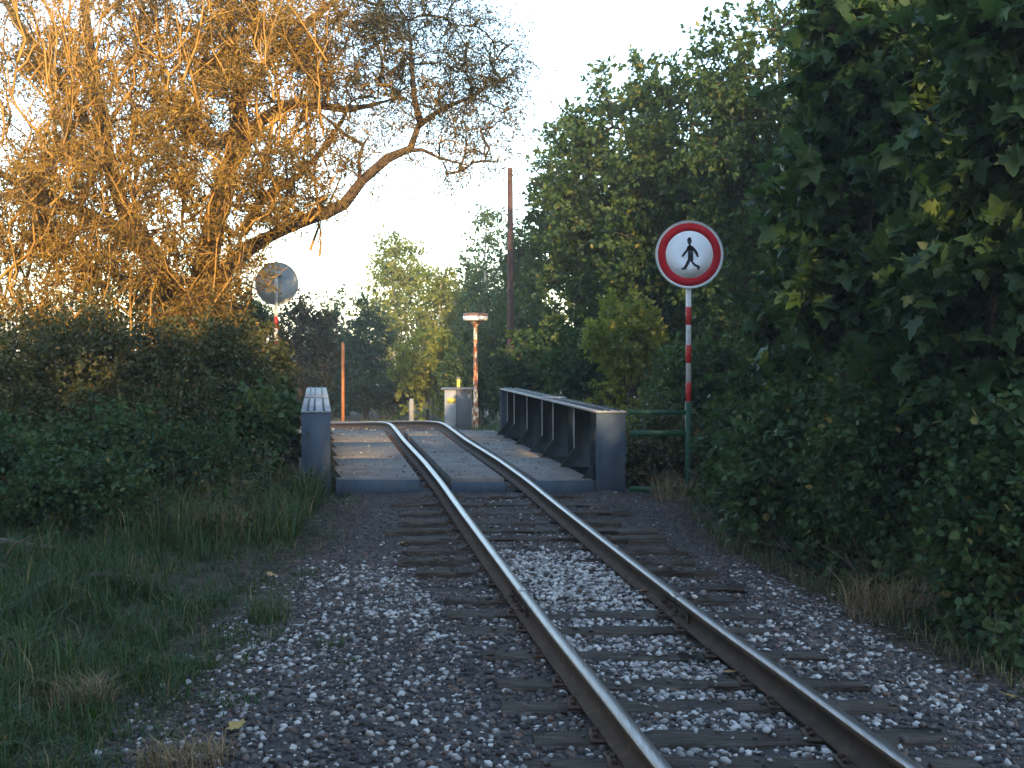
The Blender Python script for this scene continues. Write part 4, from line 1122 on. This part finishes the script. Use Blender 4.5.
for (lab, nm, n, lmn, ls_, tpl_, hlo, hhi, reg) in [
        ('loose green scrub covering the left bank between grass and shrubs', 'scrub', 950, 'leaf_bush', .062, LEAF, .15, .62, 'L'),
        ('browning weeds scattered through the left bank scrub', 'scrub', 420, 'leaf_brown', .050, LEAF, .2, .8, 'L'),
        ('dark leafy weeds along the foot of the right undergrowth', 'scrub', 420, 'leaf_bush', .060, BROAD, .12, .55, 'R')]:
    if reg == 'L':
        y_ = rs.uniform(8.9, 12.6, n * 2); u_ = left_edge(np.minimum(y_, 11.5)) - .35 - rs.random(n * 2) ** .9 * 4.2; x_ = cx(y_) + u_
        depth = np.clip((y_ - 9.0) / 2.2 + (-.55 - (u_ - left_edge(np.minimum(y_, 11.5)))) * .18, 0, 1)
        keep = (rs.random(n * 2) < .25 + .9 * depth) & (wob(x_ * 1.4 + 1, y_ * 1.4) > -.35) & ~((y_ > 11.3) & (u_ > -2.1))
        h_ = (hlo + (hhi - hlo) * rs.random(n * 2)) * (.45 + .85 * depth)
    else:
        y_ = rs.uniform(5.6, 11.4, n * 2); u_ = right_edge(y_) + .22 + np.abs(rs.normal(0, .45, n * 2)); x_ = cx(y_) + u_
        keep = wob(x_ * 2.4 + 1, y_ * 2.4) > -.15
        h_ = (hlo + (hhi - hlo) * rs.random(n * 2)) * np.clip(.35 + .9 * (u_ - right_edge(y_)), .3, 1.2)
    x_, y_, h_ = x_[keep][:n], y_[keep][:n], h_[keep][:n]
    lmb, smb = MB(), MB()
    sprigs(len(x_), x_, y_, h_, ls_, tpl_, rs, lmb, smb)
    root = tag(lmb.build(nm, M[lmn]), lab, 'scrub', kind='stuff')
    tag(smb.build('stems', M['dead_wood'], root), kind='stuff')

# ---- trees standing behind the photographer, along both sides of the line: they shade the foreground
def btree(label, x, y, h, w, seed, lo=.6, r0=.13, n=70):
    g0 = gz_(x, y)
    lim = [trunk_line(x, y, g0 - .1, g0 + h * .85, r0, .03, (0, 0), seed)]
    lob = [((x, y, g0 + lo + (h - lo) * .5), (w, w, (h - lo) * .5), n), ((x, y, g0 + lo + (h - lo) * .3), (w * 1.1, w * 1.1, (h - lo) * .3), n)]
    return tree('broadleaf_tree', label, lim, lob, seed, M['leaf_mid'], M['bark'], 6, 16, .55, .24, LEAF, 'trees behind the camera', step=.5)
for k, (x, y, h, w) in enumerate([(6.4, -3.2, 5.0, 1.6), (7.4, -7, 6.0, 2.0), (8.6, -11, 7.2, 2.3), (10.5, -5.5, 6.0, 2.2), (0.4, -8.0, 6.7, 2.0), (5.6, -12, 6.6, 2.2), (-3.0, -9, 7.0, 2.3),
                                  (2.4, -13.5, 7.0, 2.4), (-7, -11, 7.6, 2.3), (3.2, -17, 7.6, 2.4), (-0.8, -12, 7.8, 2.3), (6.8, -16, 7.6, 2.4), (-1.5, -17, 7.8, 2.4), (2.7, -15, 8.0, 2.7), (5.6, -7.4, 7.7, 1.6), (3.3, -19.5, 8.9, 2.6), (6.1, -13.8, 7.7, 2.1), (6.7, -19.5, 8.6, 2.3)]):
    btree(['tree behind the camera on the right of the track', 'tree behind the camera on the left of the track'][x < 4], x, y, h, w, 200 + k)
for k, (x, y, h, w) in enumerate([(-7.5, 1.5, 9.5, 2.4), (-9.5, 5.0, 10, 2.6), (-6.5, -3.5, 10, 2.6), (-5.0, -7.5, 9, 2.3), (-10, -8, 11, 3.0), (-12.5, -1, 11, 3.0)]):
    btree('unseen tall tree added on the left bank to block sky light', x, y, h, w, 240 + k, n=90)  # unseen trees, added to block sky light from the left
btree('unseen narrow tree added behind the camera to shade the outer willow limb', 4.7, -9.6, 14.5, 1.2, 230, lo=10.4)  # added out of view, high crown shaped to shade the outer willow limb

# ------------------------------------------------------------------ grass
def blades(P, h, w, lean, rng):
    n = len(P)
    a = rng.uniform(0, 2 * np.pi, n)
    D = np.stack([np.cos(a), np.sin(a), np.zeros(n)], 1); S = np.stack([-np.sin(a), np.cos(a), np.zeros(n)], 1)
    h = h[:, None]; ln = lean[:, None] * h; ww = w[:, None]
    up = np.array([[0, 0, 1.]])
    v0 = P - S * ww; v1 = P + S * ww
    m = P + up * h * .55 + D * ln * .3
    v2 = m - S * ww * .7; v3 = m + S * ww * .7
    v4 = P + up * h * (1 - .25 * lean[:, None]) + D * ln
    V = np.stack([v0, v1, v2, v3, v4], 1).reshape(-1, 3)
    F = np.array([[0, 1, 3], [0, 3, 2], [2, 3, 4]])[None] + (np.arange(n) * 5)[:, None, None]
    return V, F.reshape(-1, 3)
rng = np.random.default_rng(77)
n = 190000
y = 3.7 + 8.4 * rng.random(n) ** 1.1
u = left_edge(y) + .3 - rng.random(n) ** 1.2 * (4.6 + .25 * y)
x = cx(y) + u
# blades stand in tussocks
nc = 2600
cy_ = 3.7 + 8.4 * rng.random(nc) ** 1.1; cu_ = left_edge(cy_) + .3 - rng.random(nc) ** 1.15 * (4.4 + .25 * cy_); cx_ = cx(cy_) + cu_
ch_ = rng.uniform(.35, 1.25, nc) ** 1.3; ct_ = rng.normal(0, .16, nc)
k = rng.integers(0, nc, n); own = rng.random(n) < .78
sp = rng.normal(0, .055, (n, 2))
x = np.where(own, cx_[k] + sp[:, 0], x); y = np.where(own, cy_[k] + sp[:, 1], y); u = x - cx(y)
hm = np.where(own, ch_[k], .55); tm = np.where(own, ct_[k], 0)
dens = np.clip((left_edge(y) + .20 + .32 * wob(x * 1.7, y * 1.7) - u) / .6, 0, 1)
bare = np.exp(-(((x + 1.95) / .70) ** 2 + ((y - 8.3) / .85) ** 2))
patch = .55 + .45 * wob(x * 1.3 + 5, y * 1.3)
kp = (rng.random(n) < dens * np.clip(patch + .4, .2, 1) * (1 - .9 * bare)) & (np.abs(x) < y * .52 + .4) & (y < 11.9)
x, y, u, patch, hm, tm = x[kp], y[kp], u[kp], patch[kp], hm[kp], tm[kp]
z = np.maximum(ground_z(x, y), np.where(u > left_edge(y) - .2, bed_z(x, y), -9))
h = (.06 + .20 * rng.random(len(x)) ** 1.4) * hm * np.clip(.42 + .8 * (left_edge(y) - u), .4, 1.5)
tone = np.clip(.25 + .30 * patch + tm + rng.normal(0, .14, len(x)), 0, .93)
tone = np.where(rng.random(len(x)) < .04 + .10 * (wob(x * 2.1 + 4, y * 2.1) > .35), 1.0, tone)
V, F = blades(np.stack([x, y, z - .01], 1), h, .0024 + .0024 * rng.random(len(x)), rng.uniform(.15, 1.3, len(x)), rng)
gm = MB().add(V, F, np.repeat(tone, 3))
# tall weeds and grass in front of the shrubs on the left bank
n = 16000
y = rng.uniform(8.9, 11.6, n); u = left_edge(y) - .15 - rng.random(n) ** 1.3 * 3.4; x = cx(y) + u
k_ = ss(-.55, .35, wob(x * 1.5 + 2, y * 1.9) + .35 * wob(x * 4, y * 4))
kp = rng.random(n) < k_ * (1 - .9 * np.exp(-(((x + 2.1) / .6) ** 2 + ((y - 8.9) / .6) ** 2)))
x, y = x[kp], y[kp]; n = len(x)
V, F = blades(np.stack([x, y, ground_z(x, y) - .01], 1), .16 + .42 * rng.random(n) ** 1.5, .003 + .003 * rng.random(n), rng.uniform(.2, 1.2, n), rng)
gm.add(V, F, np.repeat(np.where(rng.random(n) < .10, 1.0, np.clip(rng.normal(.5, .2, n), 0, .92)), 3))
# thin grass under the right-hand undergrowth
n = 9000
y = rng.uniform(4.2, 12, n); u = right_edge(y) + .02 + rng.random(n) ** 1.3 * 1.6; x = cx(y) + u
z = ground_z(x, y)
V, F = blades(np.stack([x, y, z - .01], 1), .05 + .12 * rng.random(n), np.full(n, .003), rng.uniform(.2, 1.1, n), rng)
gm.add(V, F, np.repeat(np.where(rng.random(n) < .35, 1.0, rng.uniform(0, .7, n)), 3))
# grass far beyond the bridge
n = 14000
y = rng.uniform(19, 36, n); x = rng.uniform(-12, 6, n)
dd = np.min(np.hypot(x[:, None] - PATH[None, ::4, 0], y[:, None] - PATH[None, ::4, 1]), 1)
kp = dd > 1.4; x, y = x[kp], y[kp]; n = len(x)
V, F = blades(np.stack([x, y, ground_z(x, y) - .01], 1), .08 + .18 * rng.random(n), np.full(n, .007), rng.uniform(.1, .8, n), rng)
gm.add(V, F, np.repeat(np.where(rng.random(n) < .12, 1.0, rng.uniform(.1, .9, n)), 3))
# dead leaf and straw litter along both verges
n = 16000
y = rng.uniform(4.0, 11.3, n); lf = rng.random(n) < .6
u = np.where(lf, left_edge(y) + .35 - np.abs(rng.normal(0, .55, n)), right_edge(y) - .15 + np.abs(rng.normal(0, .35, n)))
x = cx(y) + u
z = np.maximum(ground_z(x, y), np.where((u > left_edge(y) - .25) & (u < right_edge(y) + .25), bed_z(x, y), -9)) + .006
a_ = rng.uniform(0, 6.28, n)
ax = np.stack([np.cos(a_), np.sin(a_), rng.normal(0, .15, n)], 1)
V, F, nf = leaf_np(np.stack([x, y, z], 1), ax, rng.uniform(.015, .05, n), WILLOW, upbias=2.5, rng=rng)
lt = MB().add(V, F, np.repeat(rng.random(n) ** 1.5, nf)).build('leaf_litter', M['litter'])
tag(lt, 'dead leaf and straw litter along the edges of the ballast', 'litter', kind='stuff')
go = gm.build('grass', M['grass'])
tag(go, 'rough green grass on the left bank and verges', 'grass', kind='stuff')

def straw(label, px, py, Y, rad, hh, n, seed, name='dry_grass_tuft', m='straw', cat='dry grass', grp='tufts of dry grass'):
    r = np.random.default_rng(seed)
    c = W(px, py, Y)
    g0 = gz_(c[0], Y)
    a = r.uniform(0, 6.28, n); q = np.sqrt(r.random(n)) * rad
    x = c[0] + np.cos(a) * q; y = Y + np.sin(a) * q * .7
    zz = np.maximum(ground_z(x, y), np.where((x - cx(y) > left_edge(y) - .2) & (x - cx(y) < right_edge(y) + .2) & (y < 12), bed_z(x, y), -9)) - .01
    V, F = blades(np.stack([x, y, zz], 1), hh * r.uniform(.4, 1.1, n), .0022 + .0015 * r.random(n), r.uniform(.2, 1.3, n), r)
    o = MB().add(V, F, np.repeat(r.random(n), 3)).build(name, M[m], None, origin=(c[0], Y, g0))
    tag(o, label, cat, grp)
straw('tuft of dry straw-coloured grass beside the bare patch on the left bank', 215, 545, 9.4, .30, .40, 500, 301)
straw('tuft of dry grass in the lower left lawn', 82, 690, 5.4, .16, .22, 260, 302)
straw('brown dry tuft at the bottom edge left of the stones', 185, 745, 4.6, .20, .14, 340, 303)
straw('dry grass clump beside the handrail foot', 690, 500, 11.2, .40, .35, 420, 304)
straw('dry grass clump at the foot of the right undergrowth', 900, 590, 7.0, .35, .35, 420, 305)
straw('sunlit dry weeds beyond the far end of the left deck', 362, 418, 24.5, .9, .45, 600, 306)
straw('pale dry tuft at the foot of the left girder', 318, 492, 11.7, .25, .18, 160, 307)

TG = dict(name='grass_tuft', m='grass', cat='grass tuft', grp='green tufts at the ballast edge')
for q, (px_, py_, rad_, hh_, n_, lab) in enumerate([(268, 612, .13, .26, 130, 'upright green grass tuft between bare patch and stones'), (330, 640, .10, .07, 130, 'low green tuft on the stones right of the upright tuft'), (306, 572, .10, .08, 110, 'small green tuft on the bare patch by the gravel'),
        (235, 690, .14, .07, 150, 'low green tuft among pale stones in the lower left'), (350, 660, .07, .05, 70, 'tiny weed on the ballast, nearest to the left rail'), (190, 655, .15, .12, 170, 'green tuft at the grass edge of the lower left')]):
    straw(lab, px_, py_, 1.68 * FPX / (py_ - HORIZ), rad_, hh_, n_, 320 + q, **TG)
# tangle of dead stalks at the foot of the right undergrowth
rr = np.random.default_rng(515)
tw = MB()
for q in range(150):
    y_ = rr.uniform(6.0, 11.0); x_ = float(cx(y_)) + float(right_edge(y_)) + abs(rr.normal(.25, .35)); z_ = gz_(x_, y_)
    d = np.array([rr.normal(0, .35), rr.normal(0, .3), rr.uniform(.02, .45)]) * rr.uniform(.5, 1.3)
    a_ = np.array([x_, y_, z_ - .01])
    tw.tube([a_, a_ + d * .5 + rr.normal(0, .04, 3), a_ + d + np.array([0, 0, -.08])], np.array([.004, .003, .0015]) * rr.uniform(.6, 1.4), 4, cap=False)
tag(tw.build('brushwood', M['dead_wood']), 'tangle of dead stalks along the foot of the right undergrowth', 'brushwood', kind='stuff')
# ------------------------------------------------------------------ dead branches, fallen leaves
def branch(label, pts, rad, name='dead_branch', twigs=2, seed=0):
    r = np.random.default_rng(seed)
    P, R = densify(np.array(pts), np.array(rad), .08)
    P[1:-1] += r.normal(0, .006, (len(P) - 2, 3))
    mb = MB().tube(P, R, 8)
    for q in range(twigs):
        i = r.integers(len(P) // 3, len(P) - 1)
        d = unit(r.normal(size=3) + np.array([0, 0, .5])) * r.uniform(.12, .35)
        mb.tube([P[i], P[i] + d * .5 + r.normal(0, .02, 3), P[i] + d], [R[i] * .5, R[i] * .35, R[i] * .15], 5)
    o = mb.build(name, M['dead_wood'], None, origin=P[0])
    tag(o, label, 'branch', 'dead branches lying about')
def GP(px, py, dz=.04):
    Y = 7.0
    for _ in range(15):
        x = (px - 512) * Y / FPX
        Y = (CAMZ - (gz_(x, Y) + dz)) * FPX / (py - HORIZ)
    return np.array([(px - 512) * Y / FPX, Y, gz_((px - 512) * Y / FPX, Y) + dz])
branch('long dead branch lying at the left edge below the brambles', [GP(-40, 540, .16), GP(10, 543, .15), GP(60, 550, .10)], [.035, .032, .018], seed=1)
branch('dead branch nearest the camera at the left edge', [GP(-40, 560, .12), GP(0, 566, .10), GP(26, 574, .05)], [.028, .026, .018], seed=2)
branch('grey bent stick lying in the grass, middle of the left bank', [GP(74, 577, .08), GP(110, 574, .11), GP(148, 580, .07)], [.014, .018, .012], seed=3, twigs=1)
branch('thin leaning dead stem by the bramble thicket', [GP(99, 560, .0), GP(98, 560, .25), GP(94, 555, .42)], [.006, .005, .003], seed=4, twigs=1)
for q, (pa, pb, lab) in enumerate([((688, 470), (735, 505), 'bare stalk leaning down beside the handrail post'), ((700, 498), (650, 510), 'bare stalk lying on the ballast edge by the handrail'), ((696, 515), (668, 518), 'shorter stalk lying below the handrail stalks')]):
    Yb = 11.0 - .4 * q
    a_, b_ = W(*pa, Yb), W(*pb, Yb - .2)
    b_[2] = max(b_[2], gz_(b_[0], b_[1]) + .02)
    branch(lab, [a_, (a_ + b_) / 2 + np.array([0, 0, .03]), b_], [.006, .006, .004], seed=20 + q, twigs=2)
for q, (px_, py_, lab) in enumerate([(868, 588, 'dead twig standing left of the dry clump at the right undergrowth'), (885, 602, 'forked dead twig standing in front of the right undergrowth'), (918, 612, 'dead twig standing right of the dry clump at the right undergrowth')]):
    rr = np.random.default_rng(400 + q)
    a_ = GP(px_, py_, .03)
    d = np.array([rr.normal(0, .3), rr.normal(0, .2), rr.uniform(.3, .5)])
    branch(lab, [a_, a_ + d * .5 + rr.normal(0, .03, 3), a_ + d], [.007, .005, .003], seed=30 + q, twigs=2)
fl = [MB().add(MAPLE[0] * np.array([1, 1, .5]), MAPLE[1], v_).mesh('fallen_leaf', M['fallen']) for v_ in (.1, .4, .7, 1.0)]
spots = [(594, 567, 'orange fallen leaf on the white stones between the rails'), (640, 590, 'small red-brown leaf beside the right rail'), (505, 597, 'yellow leaf against the outside of the left rail'),
         (406, 541, 'orange leaf on the gravel left of the sleepers'), (685, 646, 'pale yellow leaf between the rails near the right fishplate'), (724, 672, 'brown leaf on a sleeper beside the right rail'),
         (566, 655, 'brown leaf on the dark sleeper between the rails'), (240, 727, 'red-brown leaf at the grass edge in the lower left'), (10, 737, 'orange leaf in the grass at the lower left corner'), (242, 573, 'pale leaf on the bare patch of the left bank'), (266, 573, 'tan leaf on the bare patch nearer the track'),
         (1005, 693, 'yellow leaf at the ballast edge on the lower right'), (985, 675, 'tan leaf under the lower right undergrowth')]
for q, (px_, py_, lab) in enumerate(spots):
    Y = 7.0
    for _ in range(15):
        xq = (px_ - 512) * Y / FPX; uq = xq - float(cx(Y))
        zq = float(bed_z(np.array(xq), np.array(Y))) + .03 if left_edge(Y) < uq < right_edge(Y) else gz_(xq, Y) + .05
        Y = (CAMZ - zq) * FPX / (py_ - HORIZ)
    s = .085
    o = place('fallen_leaf', fl[q % 4], None, (xq, Y, zq), (random.uniform(-.3, .5), random.uniform(-.3, .3), random.uniform(0, 6.28)), (s, s, s))
    tag(o, lab, 'leaf', 'fallen leaves')

# ------------------------------------------------------------------ haze
HAZE = 0.0016
if HAZE:
    hz = MB().box(-330, 330, -140, 720, -6, 16.5).build('haze', [])
    hm_ = bpy.data.materials.new('haze_air'); hm_.use_nodes = True
    nt = hm_.node_tree; nt.nodes.clear()
    pv = nt.nodes.new('ShaderNodeVolumePrincipled'); out = nt.nodes.new('ShaderNodeOutputMaterial')
    pv.inputs['Color'].default_value = (.92, .94, 1.0, 1); pv.inputs['Density'].default_value = HAZE; pv.inputs['Anisotropy'].default_value = .2
    nt.links.new(pv.outputs[0], out.inputs['Volume'])
    hz.data.materials.clear(); hz.data.materials.append(hm_)
    tag(hz, 'thin evening haze in the air', 'haze', kind='stuff')
